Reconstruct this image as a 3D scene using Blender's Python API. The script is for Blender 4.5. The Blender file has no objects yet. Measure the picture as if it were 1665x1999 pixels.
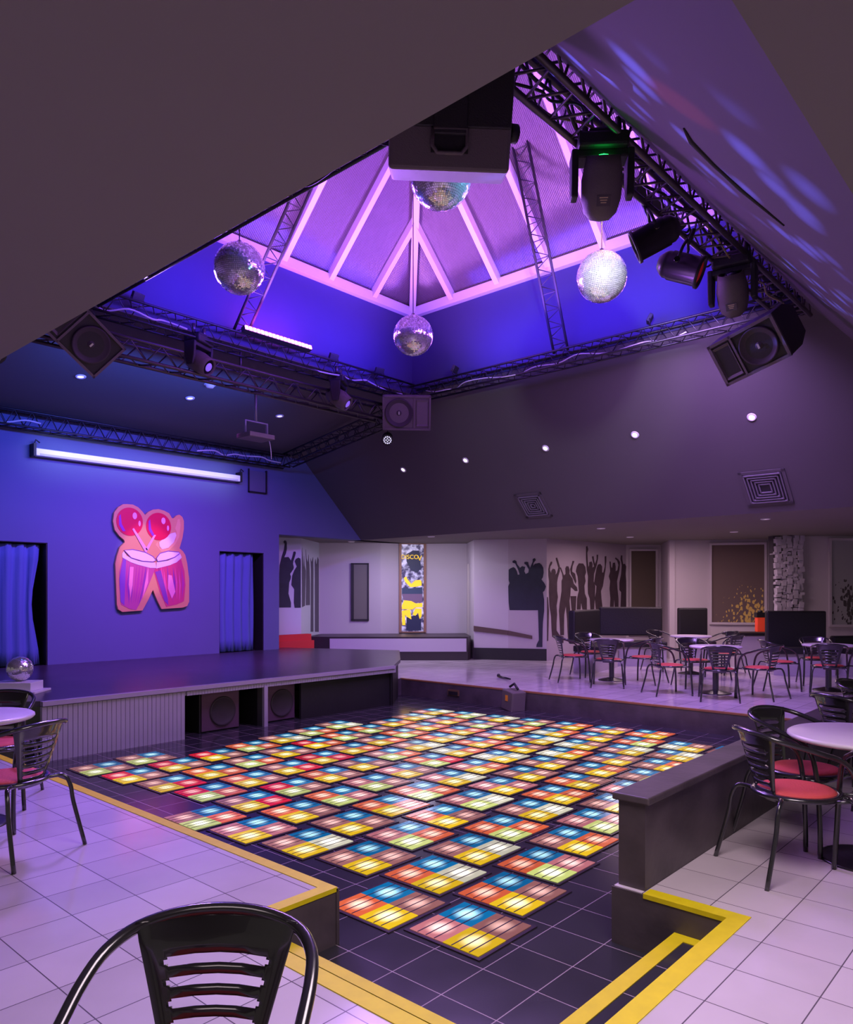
import bpy, bmesh, math, random
from mathutils import Vector, Matrix
random.seed(7)
R = math.radians
PI = math.pi
scene = bpy.context.scene

# ------------------------------------------------------------------ camera
cam = bpy.data.cameras.new('camera'); cam_o = bpy.data.objects.new('camera', cam)
scene.collection.objects.link(cam_o); scene.camera = cam_o
cam.sensor_fit = 'HORIZONTAL'; cam.sensor_width = 36; cam.lens = 1467/1665*36
cam.shift_y = 0.0946; cam.clip_start = .05; cam.clip_end = 200
cam_o.location = (0, 0, 1.55); cam_o.rotation_euler = (R(90), 0, R(41.9-90))

# ------------------------------------------------------------------ view
scene.view_settings.view_transform = 'Standard'
scene.view_settings.look = 'None'
scene.view_settings.gamma = 1
scene.view_settings.use_curve_mapping = False
scene.view_settings.exposure = 0.0

# ------------------------------------------------------------------ world
wd = bpy.data.worlds.new('night'); scene.world = wd; wd.use_nodes = True
bg = wd.node_tree.nodes['Background']; bg.inputs[0].default_value = (.52, .45, .43, 1); bg.inputs[1].default_value = .33

# ------------------------------------------------------------------ lights
def aim(o, target):
    d = Vector(target) - o.location
    o.rotation_euler = d.to_track_quat('-Z', 'Y').to_euler()
def area(name, loc, target, size, power, color, size_y=None, spread=180):
    l = bpy.data.lights.new(name, 'AREA'); l.energy = power; l.color = color; l.size = size
    if size_y: l.shape = 'RECTANGLE'; l.size_y = size_y
    l.spread = R(spread)
    o = bpy.data.objects.new(name, l); scene.collection.objects.link(o); o.location = loc; aim(o, target); return o
def spot(name, loc, target, power, color, angle=40, blend=.3, radius=.05):
    l = bpy.data.lights.new(name, 'SPOT'); l.energy = power; l.color = color
    l.spot_size = R(angle); l.spot_blend = blend; l.shadow_soft_size = radius
    o = bpy.data.objects.new(name, l); scene.collection.objects.link(o); o.location = loc; aim(o, target); return o
BLUE = (.06, .03, 1); VIO = (.38, .12, 1); PINK = (.75, .28, 1)
# led bars along the truss ring washing the shaft and the skylight
area('truss_wash_far', (9.1, 5.8, 5.3), (5.6, 5.8, 9.5), 4.5, 250, VIO, .4, 150)
area('truss_wash_left', (6.6, 8.4, 5.3), (6.9, 4.9, 9.5), 4.0, 180, (.6,.2,1), .4, 150)
area('truss_wash_right', (6.6, 3.3, 5.3), (6.9, 7.4, 9.5), 4.0, 180, VIO, .4, 150)
area('shaft_wash_left', (6.6, 8.0, 5.2), (6.6, 9.08, 5.9), 4.5, 100, BLUE, .3, 130)
area('shaft_wash_far', (8.8, 5.6, 5.2), (9.74, 5.6, 5.9), 4.0, 75, BLUE, .3, 120)
# purple wash over the pit and the white floor
area('floor_wash_centre', (6.6, 5.8, 4.42), (6.2, 5.6, 0), 3.0, 230, (.62, .34, 1), 3.0)  # added overhead lamp, unseen and without a fixture
area('floor_wash_near', (2.6, 1.0, 2.72), (2.7, 1.6, 0), 1.4, 75, (1, .80, .92), 1.2)
area('floor_wash_left', (4.2, 7.9, 4.8), (1.6, 4.8, 0), .6, 100, (.36, .20, 1), .6, 110)
area('floor_wash_right', (8.6, 3.4, 4.8), (12.5, 5.5, 0), 1.0, 160, (.52, .28, 1), 1.0, 120)
area('slope_glow_right', (6.2, 6.8, 4.6), (4.4, 1.2, 3.6), .6, 60, (.40, .12, 1), .6, 120)
# stage wash
area('stage_wash_blue', (5.6, 9.5, 4.4), (5.6, 12.9, 3.0), 3.5, 135, (.06, .13, 1), .2, 150)
area('stage_wash_violet', (6.8, 9.4, 4.3), (7.0, 12.9, .4), 2.5, 95, (.55, .07, .85), .2, 110)
spot('cutout_spot', (6.6, 9.3, 4.4), (6.75, 12.9, 2.15), 330, (1, .62, .55), 17, .5)
area('screen_case_fill', (6.7, 12.0, 4.05), (6.7, 12.8, 3.82), 3.8, 4, (.7, .85, 1), .04, 60)  # added lamp that only brightens the rolled up screen case
# low ceiling lights over the far seating and back room
area('back_room_light', (12.6, 11.6, 2.72), (13.0, 11.9, 0), .8, 95, (.80, .70, 1), 2.0)
area('back_seating_light', (15.2, 6.6, 2.72), (15.2, 6.6, 0), .6, 90, (1, .66, .80), 3.2)
area('near_side_fill', (-.5, 1.2, 2.72), (.6, 1.8, 0), 1.2, 22, (1, .80, .85), 1.2)  # added warm fill near the camera, not over the far seating
def gobo(o, scale, thr, stretch):
    l=o.data; l.use_nodes=True; nt=l.node_tree; em=nt.nodes['Emission']
    tc=nt.nodes.new('ShaderNodeTexCoord'); mp=nt.nodes.new('ShaderNodeMapping'); mp.inputs['Scale'].default_value=stretch; nt.links.new(tc.outputs['Normal'],mp.inputs[0])
    vo=nt.nodes.new('ShaderNodeTexVoronoi'); vo.inputs['Scale'].default_value=scale; nt.links.new(mp.outputs[0],vo.inputs['Vector'])
    mr=nt.nodes.new('ShaderNodeMapRange'); mr.inputs[1].default_value=thr; mr.inputs[2].default_value=thr*.4; mr.inputs[3].default_value=0; mr.inputs[4].default_value=1; nt.links.new(vo.outputs['Distance'],mr.inputs[0])
    nt.links.new(mr.outputs[0],em.inputs['Strength'])
gobo(spot('gobo_blue_upper', (5.6, 8.6, 4.5), (3.9, 1.5, 3.75), 9000, (.12,.12,1), 20, .5, .01), 16, .42, (1,2.2,1))
gobo(spot('gobo_blue_lower', (5.6, 8.6, 4.45), (6.9, 1.0, 3.3), 8000, (.12,.14,1), 24, .5, .01), 18, .40, (1,2.6,1))
spot('amber_far', (6.3,3.1,4.75), (9.0,6.4,6.9), 420, (1,.45,.06), 42, 1, .05)  # added amber lamp, tints the skylight sheets in place of gold reflections
spot('amber_left', (6.3,3.1,4.75), (5.9,8.0,7.6), 420, (1,.45,.12), 38, 1, .05)  # second added amber lamp, for the sheets on the stage side
spot('red_beam', (5.6, 8.6, 4.5), (3.05, 1.35, 3.6), 900, (1,.08,.1), 3, .8, .01)

# ------------------------------------------------------------------ materials
MT = {}
def mat(name, color, rough=.5, metal=0, emit=None, estr=0, spec=.5, bump=None, var=None, coat=0):
    if name in MT: return MT[name]
    m = bpy.data.materials.new(name); m.use_nodes = True; nt = m.node_tree; b = nt.nodes['Principled BSDF']
    b.inputs['Base Color'].default_value = (*color, 1); b.inputs['Roughness'].default_value = rough
    b.inputs['Metallic'].default_value = metal; b.inputs['Specular IOR Level'].default_value = spec
    b.inputs['Coat Weight'].default_value = coat
    if emit: b.inputs['Emission Color'].default_value = (*emit, 1); b.inputs['Emission Strength'].default_value = estr
    tc = None
    if var or bump: tc = nt.nodes.new('ShaderNodeTexCoord')
    if var:
        sc_, amt = var
        n = nt.nodes.new('ShaderNodeTexNoise'); n.inputs['Scale'].default_value = sc_; n.inputs['Detail'].default_value = 5
        nt.links.new(tc.outputs['Object'], n.inputs['Vector'])
        mx = nt.nodes.new('ShaderNodeMix'); mx.data_type = 'RGBA'
        mx.inputs[6].default_value = (*[c*(1-amt) for c in color], 1); mx.inputs[7].default_value = (*[min(1, c*(1+amt)) for c in color], 1)
        nt.links.new(n.outputs['Fac'], mx.inputs[0]); nt.links.new(mx.outputs[2], b.inputs['Base Color'])
    if bump:
        sc_, st = bump
        n = nt.nodes.new('ShaderNodeTexNoise'); n.inputs['Scale'].default_value = sc_
        nt.links.new(tc.outputs['Object'], n.inputs['Vector'])
        bp = nt.nodes.new('ShaderNodeBump'); bp.inputs['Strength'].default_value = st; bp.inputs['Distance'].default_value = .01
        nt.links.new(n.outputs['Fac'], bp.inputs['Height']); nt.links.new(bp.outputs[0], b.inputs['Normal'])
    MT[name] = m; return m
def tile_mat(name, color, grout, size, off, gw, rough, streak=0):
    m = mat(name, color, rough); nt = m.node_tree; b = nt.nodes['Principled BSDF']
    tc = nt.nodes.new('ShaderNodeTexCoord'); sx = nt.nodes.new('ShaderNodeSeparateXYZ'); nt.links.new(tc.outputs['Object'], sx.inputs[0])
    def M(op, a, bb):
        n = nt.nodes.new('ShaderNodeMath'); n.operation = op
        for i, v in enumerate((a, bb)):
            if v is None: continue
            if isinstance(v, (int, float)): n.inputs[i].default_value = v
            else: nt.links.new(v, n.inputs[i])
        return n.outputs[0]
    outs = []; cells = []
    for ax in (0, 1):
        v = M('DIVIDE', M('SUBTRACT', sx.outputs[ax], off[ax]-50*size), size)
        fr = M('FRACT', v, None); cells.append(M('FLOOR', v, None))
        d = M('MINIMUM', fr, M('SUBTRACT', 1, fr)); outs.append(M('LESS_THAN', d, gw/size/2))
    g = M('MAXIMUM', outs[0], outs[1])
    cb = nt.nodes.new('ShaderNodeCombineXYZ'); nt.links.new(cells[0], cb.inputs[0]); nt.links.new(cells[1], cb.inputs[1])
    wn = nt.nodes.new('ShaderNodeTexWhiteNoise'); nt.links.new(cb.outputs[0], wn.inputs['Vector'])
    mr = nt.nodes.new('ShaderNodeMapRange'); nt.links.new(wn.outputs['Value'], mr.inputs[0]); mr.inputs[3].default_value = .86; mr.inputs[4].default_value = 1.05
    ns = nt.nodes.new('ShaderNodeTexNoise'); ns.inputs['Scale'].default_value = 2.2; ns.inputs['Detail'].default_value = 6; nt.links.new(tc.outputs['Object'], ns.inputs['Vector'])
    mr2 = nt.nodes.new('ShaderNodeMapRange'); nt.links.new(ns.outputs['Fac'], mr2.inputs[0]); mr2.inputs[3].default_value = .85; mr2.inputs[4].default_value = 1.12
    vm = nt.nodes.new('ShaderNodeVectorMath'); vm.operation = 'SCALE'; vm.inputs[0].default_value = color; nt.links.new(M('MULTIPLY', mr.outputs[0], mr2.outputs[0]), vm.inputs['Scale'])
    mx = nt.nodes.new('ShaderNodeMix'); mx.data_type = 'RGBA'; nt.links.new(g, mx.inputs[0]); nt.links.new(vm.outputs[0], mx.inputs[6]); mx.inputs[7].default_value = (*grout, 1)
    nt.links.new(mx.outputs[2], b.inputs['Base Color'])
    rr = nt.nodes.new('ShaderNodeMapRange'); nt.links.new(ns.outputs['Fac'], rr.inputs[0]); rr.inputs[3].default_value = rough*.7; rr.inputs[4].default_value = rough*1.5
    nt.links.new(rr.outputs[0], b.inputs['Roughness'])
    return m
white_tile = tile_mat('white_floor_tile', (.62, .55, .58), (.12, .10, .12), .32, (1.23, 3.68), .005, .12)
black_tile = tile_mat('black_floor_tile', (.036, .034, .042), (.42, .33, .36), .315, (2.62, 2.26), .005, .16)
wallp = mat('painted_plaster', (.22, .20, .215), .85, bump=(40, .15), var=(1.2, .06))
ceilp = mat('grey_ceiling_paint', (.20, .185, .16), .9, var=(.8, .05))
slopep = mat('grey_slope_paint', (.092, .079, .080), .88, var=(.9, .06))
shaftp = mat('bluelit_shaft_paint', (.045, .04, .13), .75, var=(2, .08))  # blue of the lamps put into the dark shaft colour
stagew = mat('bluelit_stage_wall', (.12, .14, .28), .8, var=(1.5, .05))  # base colour carries some of the blue stage lighting
lightw = mat('pale_wall_paint', (.52, .47, .50), .7, var=(1.2, .04))
black = mat('black_paint', (.014, .013, .014), .55, bump=(25, .2), var=(3, .3))
wallblack = mat('scuffed_black_paint', (.075, .058, .068), .42, bump=(14, .25), var=(3.2, .8))
yellow = mat('yellow_floor_paint', (.72, .60, .0), .62, var=(14, .14))
stagefl = mat('stage_floor_vinyl', (.055, .045, .06), .28, bump=(9, .12), var=(2.5, .35))
blackm = mat('black_lacquer', (.016, .015, .018), .22, metal=.0, spec=.7, coat=.5)
steelm = mat('truss_black_steel', (.05, .048, .055), .38, metal=.7)
steelb = mat('truss_grey_steel', (.13, .11, .12), .38, metal=.8)
plas = mat('black_plastic', (.022, .02, .022), .5, bump=(120, .3))
plas2 = mat('grey_plastic', (.15, .125, .12), .5, bump=(150, .35))
conem = mat('speaker_cone', (.05, .035, .045), .55)
redc = mat('red_cushion', (.62, .075, .07), .75, bump=(90, .3), var=(6, .15))
ttop = mat('white_table_top', (.62, .55, .60), .3, var=(8, .05))
whitep = mat('white_paint', (.78, .74, .78), .35)
railm = mat('white_rafter_paint', (.72, .66, .75), .4)
mirr = mat('mirror_tile', (.95, .94, .98), .16, metal=.78)
groutm = mat('mirror_ball_core', (.03, .03, .035), .6)
chrome = mat('chrome', (.7, .7, .72), .15, metal=1)
curt = mat('blue_curtain', (.10, .16, .40), .8, bump=(60, .2))
seatb = mat('black_leatherette', (.012, .011, .013), .45, bump=(70, .4))
redp = mat('red_carpet', (.55, .03, .03), .9)
slatm = mat('lilac_slats', (.40, .37, .44), .55, var=(4, .08))
cable_w = mat('white_cable', (.6, .58, .62), .4)
cable_b = mat('black_cable', (.02, .018, .02), .5)
brownb = mat('brown_blind', (.10, .075, .055), .8, var=(2, .1))

# ------------------------------------------------------------------ mesh helpers
C = scene.collection
class MB:
    def __init__(s): s.bm = bmesh.new(); s.mi = 0
    def _f(s, vs, smooth=False):
        try: f = s.bm.faces.new(vs)
        except ValueError: return None
        f.material_index = s.mi; f.smooth = smooth; return f
    def box(s, c, d, rot=None):
        M = rot if rot is not None else Matrix.Identity(3)
        v = []
        for x in (-.5, .5):
            for y in (-.5, .5):
                for z in (-.5, .5): v.append(s.bm.verts.new(Vector(c) + M @ Vector((x*d[0], y*d[1], z*d[2]))))
        for q in ((0,1,3,2),(4,6,7,5),(0,4,5,1),(2,3,7,6),(0,2,6,4),(1,5,7,3)): s._f([v[i] for i in q])
        return s
    def b2(s, a, b):
        return s.box([(a[i]+b[i])/2 for i in range(3)], [abs(b[i]-a[i]) for i in range(3)])
    def bar(s, p, q, w, h=None, up=(0,0,1)):
        p, q = Vector(p), Vector(q); h = h or w; t = (q-p); L = t.length
        if L < 1e-6: return s
        t.normalize(); u = Vector(up)
        if abs(t.dot(u)) > .98: u = Vector((1,0,0))
        r = t.cross(u).normalized(); u = r.cross(t)
        return s.box((p+q)/2, (w, L, h), Matrix((r, t, u)).transposed())
    def tube(s, pts, r, n=8, closed=False, caps=True):
        P = [Vector(p) for p in pts]; rings = []; prev = None
        N = len(P); rs = r if isinstance(r, (list, tuple)) else [r]*N
        for i, p in enumerate(P):
            if closed: t = P[(i+1) % N]-P[i-1]
            elif i == 0: t = P[1]-p
            elif i == N-1: t = p-P[i-1]
            else: t = (P[i+1]-p).normalized()+(p-P[i-1]).normalized()
            t.normalize()
            if prev is None:
                a = Vector((0,0,1)) if abs(t.z) < .9 else Vector((1,0,0)); u = t.cross(a).normalized()
            else:
                u = prev - t*prev.dot(t)
                if u.length < 1e-6: u = t.orthogonal()
                u.normalize()
            prev = u; w = t.cross(u)
            rings.append([s.bm.verts.new(p + (u*math.cos(2*PI*k/n)+w*math.sin(2*PI*k/n))*rs[i]) for k in range(n)])
        for i in range(N if closed else N-1):
            a, b = rings[i], rings[(i+1) % N]
            for k in range(n): s._f([a[k], a[(k+1) % n], b[(k+1) % n], b[k]], n > 4)
        if caps and not closed: s._f(rings[0][::-1]); s._f(rings[-1])
        return s
    def lathe(s, prof, c=(0,0,0), n=32, rot=None, smooth=True):
        M = rot if rot is not None else Matrix.Identity(3); c = Vector(c); rings = []
        for r, z in prof:
            if r < 1e-5: rings.append([s.bm.verts.new(c + M @ Vector((0,0,z)))])
            else: rings.append([s.bm.verts.new(c + M @ Vector((r*math.cos(2*PI*k/n), r*math.sin(2*PI*k/n), z))) for k in range(n)])
        for a, b in zip(rings, rings[1:]):
            for k in range(n):
                k2 = (k+1) % n
                if len(a) == 1 and len(b) == 1: continue
                if len(a) == 1: s._f([a[0], b[k2], b[k]][::-1], smooth)
                elif len(b) == 1: s._f([a[k], a[k2], b[0]], smooth)
                else: s._f([a[k], a[k2], b[k2], b[k]], smooth)
        return s
    def prism(s, poly, org, ux, uz, n, th):
        org, ux, uz, n = Vector(org), Vector(ux), Vector(uz), Vector(n).normalized()
        A = [s.bm.verts.new(org+ux*x+uz*z) for x, z in poly]; B = [s.bm.verts.new(v.co+n*th) for v in A]
        s._f(A[::-1]); s._f(B)
        for i in range(len(A)):
            j = (i+1) % len(A); s._f([A[i], A[j], B[j], B[i]])
        return s
    def quad(s, *pts): return s._f([s.bm.verts.new(p) for p in pts])
    def build(s, name, m, parent=None, loc=None, bevel=0, recalc=True):
        if recalc: bmesh.ops.recalc_face_normals(s.bm, faces=s.bm.faces)
        me = bpy.data.meshes.new(name); s.bm.to_mesh(me); s.bm.free()
        o = bpy.data.objects.new(name, me); C.objects.link(o)
        for mm in (m if isinstance(m, (list, tuple)) else [m]): me.materials.append(mm)
        if parent is not None: o.parent = parent
        if loc is not None: o.location = loc
        if bevel:
            md = o.modifiers.new('bevel', 'BEVEL'); md.width = bevel; md.segments = 2; md.limit_method = 'ANGLE'
        return o
def empty(name, loc=(0,0,0), rz=0, label=None, cat=None, group=None, rot=None):
    o = bpy.data.objects.new(name, None); C.objects.link(o); o.location = loc; o.rotation_euler = rot if rot else (0,0,rz)
    o.empty_display_size = .1
    return tag(o, label, cat, group) if label else o
def tag(o, label, cat, group=None):
    o['label'] = label; o['category'] = cat
    if group: o['group'] = group
    return o
def struct(o): o['kind'] = 'structure'; return o
def copy_tree(o, parent=None):
    c = o.copy(); C.objects.link(c)
    if parent is not None: c.parent = parent
    for ch in list(o.children): copy_tree(ch, c)
    return c
def rot_to(d, up=(0,0,1)):
    """matrix whose -Y column maps to direction d (front of a fixture is -Y)"""
    y = -Vector(d).normalized(); u = Vector(up); x = y.cross(u).normalized(); z = x.cross(y)
    return Matrix((x, y, z)).transposed()
def smoothpts(P, k=4):
    P = [Vector(p) for p in P]; out = []
    for i in range(len(P)-1):
        a = P[max(i-1,0)]; b = P[i]; c = P[i+1]; d = P[min(i+2, len(P)-1)]
        for j in range(k):
            t = j/k; out.append(.5*((2*b)+(c-a)*t+(2*a-5*b+4*c-d)*t*t+(3*b-a-3*c+d)*t**3))
    out.append(P[-1]); return out
# ------------------------------------------------------------------ structure
PIT = -.3
# upper floor pieces around the pit (tops at z=0)
b = MB()
for a, c in [((-6,-6,-.5),(2.0,22,0)), ((2.0,3.0,-.5),(2.62,22,0)), ((2.0,-6,-.5),(3.63,1.31,0)), ((3.63,-6,-.5),(9.85,1.92,0)),
             ((9.85,-6,-.5),(24,22,0)), ((2.62,9.46,-.5),(9.85,22,0))]: b.b2(a, c)
struct(b.build('floor', white_tile))
b = MB(); b.b2((2.0,1.31,-.5),(9.85,9.46,PIT)); struct(b.build('floor_pit', black_tile))
# black risers around the pit and yellow nosing
b = MB()
b.b2((2.6,3.0,PIT),(2.625,8.62,-.004)); b.b2((2.0,2.99,PIT),(2.625,3.005,-.004)); b.b2((2.62,2.985,PIT),(2.64,3.02,-.004))
b.b2((1.995,1.31,PIT),(2.01,3.0,-.004)); b.b2((2.0,1.3,PIT),(3.63,1.32,-.004))
b.b2((3.62,1.31,PIT),(3.64,1.93,-.004)); b.b2((3.63,1.91,PIT),(9.85,1.93,-.004)); b.b2((9.835,1.92,PIT),(9.855,9.46,-.02)); b.b2((8.9,9.44,PIT),(9.85,9.46,-.004))
struct(b.build('trim_1', wallblack))
b = MB()
b.b2((2.555,3.06,-.02),(2.627,8.6,.004)); b.b2((2.012,2.985,-.02),(2.627,3.06,.004))
b.b2((1.93,1.325,-.02),(2.012,3.06,.004)); b.b2((1.93,1.24,-.02),(3.70,1.325,.004)); b.b2((3.615,1.325,-.02),(3.70,1.75,.004))
struct(b.build('trim_2', yellow))
b = MB(); b.b2((9.83,1.92,-.02),(9.88,9.46,.003)); struct(b.build('trim_3', mat('brown_nosing', (.28,.12,.05), .5)))
# L shaped step
b = MB(); b.b2((2.0,1.31,PIT),(3.63,1.58,-.15)); b.b2((2.0,1.58,PIT),(2.27,3.0,-.15))
st = b.build('step', black_tile); tag(st, 'low black tiled L shaped step down into the sunken dance floor', 'step')
b = MB(); b.b2((2.275,1.51,-.17),(3.55,1.585,-.146)); b.b2((2.213,1.51,-.17),(2.278,2.995,-.146)); b.b2((3.55,1.33,-.17),(3.625,1.585,-.146))
b.build('nosing', yellow, st)
# black border band around the panels in the pit
# low wall
lw = MB(); lw.b2((3.66,1.76,0),(9.83,1.91,.455)); lw = lw.build('low_wall', wallblack)
tag(lw, 'scuffed low black parapet wall beside the dance floor', 'low wall')
b = MB(); b.b2((3.64,1.73,.45),(9.83,1.94,.49)); b.build('cap', wallblack, lw, bevel=.008)

# stage
b = MB()
pts = [(3.3,8.66),(8.8,8.62),(9.7,9.33),(11.2,10.8),(10.05,13.25),(9.4,13.25),(9.4,12.95),(3.0,12.95),(3.0,8.9)]
b.prism(pts, (0,0,.30), (1,0,0), (0,1,0), (0,0,1), .06)
struct(b.build('floor_stage', stagefl))
b = MB(); b.b2((8.78,8.66,PIT),(8.82,9.0,.3)); b.prism([(8.8,8.64),(9.66,9.35),(11.15,10.82),(10.0,13.2),(8.9,9.2)], (0,0,PIT),(1,0,0),(0,1,0),(0,0,1),.6)
b.b2((6.95,8.7,PIT),(8.81,8.74,.3)); b.b2((5.0,9.4,PIT),(7.0,9.45,.3)); b.b2((6.2,8.72,PIT),(6.28,9.4,.3)); b.b2((5.0,8.7,PIT),(5.03,9.4,.3))
struct(b.build('wall_stage_recess', black))
fp = empty('stage_fascia', (3.3,8.58,PIT), 0, 'lilac grooved slat panel cladding the front of the stage', 'panel')
b = MB()
x = 0
while x < 1.72:
    b.box((x+.027,.03,.3),(.05,.03,.6)); x += .0555
x = 1.72
b.box((.86,.055,.3),(1.72,.02,.6))
b.build('slat_panel', slatm, fp)
b = MB(); x = 1.75
while x < 5.5:
    b.box((x+.02,.03,.573),(.038,.028,.055)); x += .042
b.box((3.6,.055,.573),(3.8,.02,.055)); b.build('upper_slats', slatm, fp)
b = MB(); b.box((2.75,.03,.635),(5.5,.08,.05)); b.build('edge_trim', mat('lilac_trim',(.38,.33,.42),.4), fp)
b = MB(); b.box((2.95,.03,.28),(.06,.05,.57)); b.build('post', mat('lilac_trim',(.38,.33,.42),.4), fp)
for i,(x0,w,lab) in enumerate([(5.35,.62,'dark square subwoofer under the stage, nearer the slat panel'),(6.38,.56,'dark square subwoofer under the stage, right of the thin post')]):
    e = empty('subwoofer', (x0,8.78+.02*i,PIT), 0, lab, 'speaker', 'subwoofers under the stage')
    b = MB(); b.box((w/2,.28,.27),(w,.5,.54)); b.build('cabinet', plas, e, bevel=.01)
    b = MB(); b.box((w/2,.02,.27),(w*.92,.02,.5)); b.build('grille', mat('sub_grille',(.16,.08,.14),.35,metal=.3,bump=(200,.4)), e)
    b = MB(); b.lathe([(.0,.0),(.06,.012),(.17,.0),(.19,.02),(.2,0)], (w*.55,.005,.26), 28, Matrix.Rotation(R(90),3,'X')); b.build('cone', conem, e)

# stage back wall with two doorways
W = 12.9; T = .28
b = MB(); 
for x0,x1,z0,z1 in [(2.0,4.1,.3,4.9),(4.1,5.04,2.37,4.9),(5.04,8.28,.3,4.9),(8.28,9.33,2.37,4.9),(9.33,9.72,.3,4.9),(9.72,13.5,2.78,4.9)]:
    b.b2((x0,W,z0),(x1,W+T,z1))
struct(b.build('wall_stage', stagew))
b = MB()
for x in (5.035,9.325): b.b2((x-.012,W+.01,.36),(x,W+T+.5,2.37))
for x in (4.1,8.28): b.b2((x,W+.01,.36),(x+.012,W+T+.5,2.37))
b.b2((4.1,W+.01,2.36),(5.04,W+.8,2.38)); b.b2((8.28,W+.01,2.36),(9.33,W+.8,2.38))
b.b2((3.9,W+.85,.3),(5.3,W+.9,2.5)); b.b2((8.1,W+.85,.3),(9.5,W+.9,2.5)); b.b2((3.9,W+T,.3),(9.5,W+.9,.36))
struct(b.build('wall_doorway_reveal', black))
def curtain(x0, x1, y, z0, z1, lab, spread=0):
    n = int((x1-x0)*42); b = MB(); rows = []
    for k in range(9):
        z = z0+(z1-z0)*k/8; row = []
        for i in range(n+1):
            u = i/n; xx = x0+(x1-x0)*u
            if spread: xx -= spread*max(0, u-.75)*4*(math.sin(PI*k/8)**2)*.25
            row.append(b.bm.verts.new((xx, y+.035*math.sin(u*(x1-x0)*32+.6*math.sin(k*.5))+.012*math.sin(u*91), z)))
        rows.append(row)
    for r0, r1 in zip(rows, rows[1:]):
        for i in range(n): b._f([r0[i], r0[i+1], r1[i+1], r1[i]], True)
    o = b.build('curtain', curt); md = o.modifiers.new('t','SOLIDIFY'); md.thickness = .006
    return tag(o, lab, 'curtain', 'blue curtains in the stage doorways')
curtain(4.12, 4.97, W+.12, .37, 2.34, 'blue curtain hanging in the left doorway of the stage wall', .5)
curtain(8.29, 9.16, W+.12, .37, 2.34, 'blue curtain hanging in the right doorway of the stage wall')

# ceiling: low flat ceiling around the funnel, sloped faces, shaft
ZC = 2.78; ZO = 5.05
X0, X1, Y0, Y1 = 1.45, 12.08, .57, 13.1      # funnel mouth at ZC
OX0, OX1, OY0, OY1 = 3.85, 9.74, 2.64, 9.08   # shaft opening at ZO
b = MB()
b.b2((-6,-6,ZC),(X0,22,ZC+.25)); b.b2((X0,-6,ZC),(24,Y0,ZC+.25)); b.b2((X1,Y0,ZC),(24,22,ZC+.25)); b.b2((X0,13.18,ZC),(X1,22,ZC+.25))
struct(b.build('ceiling', ceilp))
b = MB()
YW, ZW = 12.92, 4.43
b.quad((X1,Y0,ZC),(OX1,OY0,ZO),(OX1,OY1,ZO),(10.45,YW,ZW),(X1,YW+.2,ZC)) if False else None
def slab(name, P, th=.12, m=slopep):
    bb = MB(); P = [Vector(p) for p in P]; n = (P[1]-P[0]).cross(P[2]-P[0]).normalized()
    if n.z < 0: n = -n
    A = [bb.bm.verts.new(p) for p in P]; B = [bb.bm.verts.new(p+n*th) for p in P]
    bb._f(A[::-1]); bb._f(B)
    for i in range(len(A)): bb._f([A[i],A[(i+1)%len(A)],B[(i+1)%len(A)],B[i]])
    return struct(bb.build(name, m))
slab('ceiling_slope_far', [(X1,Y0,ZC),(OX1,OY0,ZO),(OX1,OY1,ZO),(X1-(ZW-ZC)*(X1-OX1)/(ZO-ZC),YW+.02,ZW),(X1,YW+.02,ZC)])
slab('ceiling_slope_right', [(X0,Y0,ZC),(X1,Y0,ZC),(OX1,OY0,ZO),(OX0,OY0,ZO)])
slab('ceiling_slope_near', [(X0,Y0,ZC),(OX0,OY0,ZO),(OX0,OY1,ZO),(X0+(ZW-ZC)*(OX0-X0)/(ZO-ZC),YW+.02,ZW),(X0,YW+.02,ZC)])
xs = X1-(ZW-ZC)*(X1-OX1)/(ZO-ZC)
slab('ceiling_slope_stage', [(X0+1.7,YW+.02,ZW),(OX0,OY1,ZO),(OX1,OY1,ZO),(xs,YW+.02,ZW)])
ZS = 6.45
b = MB(); t = .1
b.b2((OX1,OY0-t,ZO+.02),(OX1+t,OY1+t,ZS)); b.b2((OX0-t,OY1,ZO+.02),(OX1+t,OY1+t,ZS)); b.b2((OX0-t,OY0-t,ZO+.02),(OX1+t,OY0,ZS)); b.b2((OX0-t,OY0-t,ZO+.02),(OX0,OY1+t,ZS))
struct(b.build('wall_shaft', shaftp))

# skylight: rafters are its bars, polycarbonate sheets its glazing
sk = empty('window_skylight', (0,0,0)); sk['kind'] = 'structure'
cx, cy = (OX0+OX1)/2, (OY0+OY1)/2; PT = .97; hx = (OX1-OX0)/2; hy = (OY1-OY0)/2
ZA = ZS+hx*PT
r0, r1 = (cx, cy-(hy-hx), ZA), (cx, cy+(hy-hx), ZA)
corners = {(-1,-1):(OX0,OY0,ZS),(1,-1):(OX1,OY0,ZS),(1,1):(OX1,OY1,ZS),(-1,1):(OX0,OY1,ZS)}
pc = bpy.data.materials.new('polycarbonate_sheet'); pc.use_nodes = True; nt = pc.node_tree; pb = nt.nodes['Principled BSDF']
pb.inputs['Base Color'].default_value = (.14,.10,.12,1); pb.inputs['Roughness'].default_value = .13; pb.inputs['Specular IOR Level'].default_value = .9
pb.inputs['Metallic'].default_value = .1
tc = nt.nodes.new('ShaderNodeTexCoord'); uvx = nt.nodes.new('ShaderNodeSeparateXYZ'); nt.links.new(tc.outputs['UV'], uvx.inputs[0])
mm = nt.nodes.new('ShaderNodeMath'); mm.operation='MULTIPLY'; mm.inputs[1].default_value=2*PI/.026; nt.links.new(uvx.outputs[0], mm.inputs[0])
ss = nt.nodes.new('ShaderNodeMath'); ss.operation='SINE'; nt.links.new(mm.outputs[0], ss.inputs[0])
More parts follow.
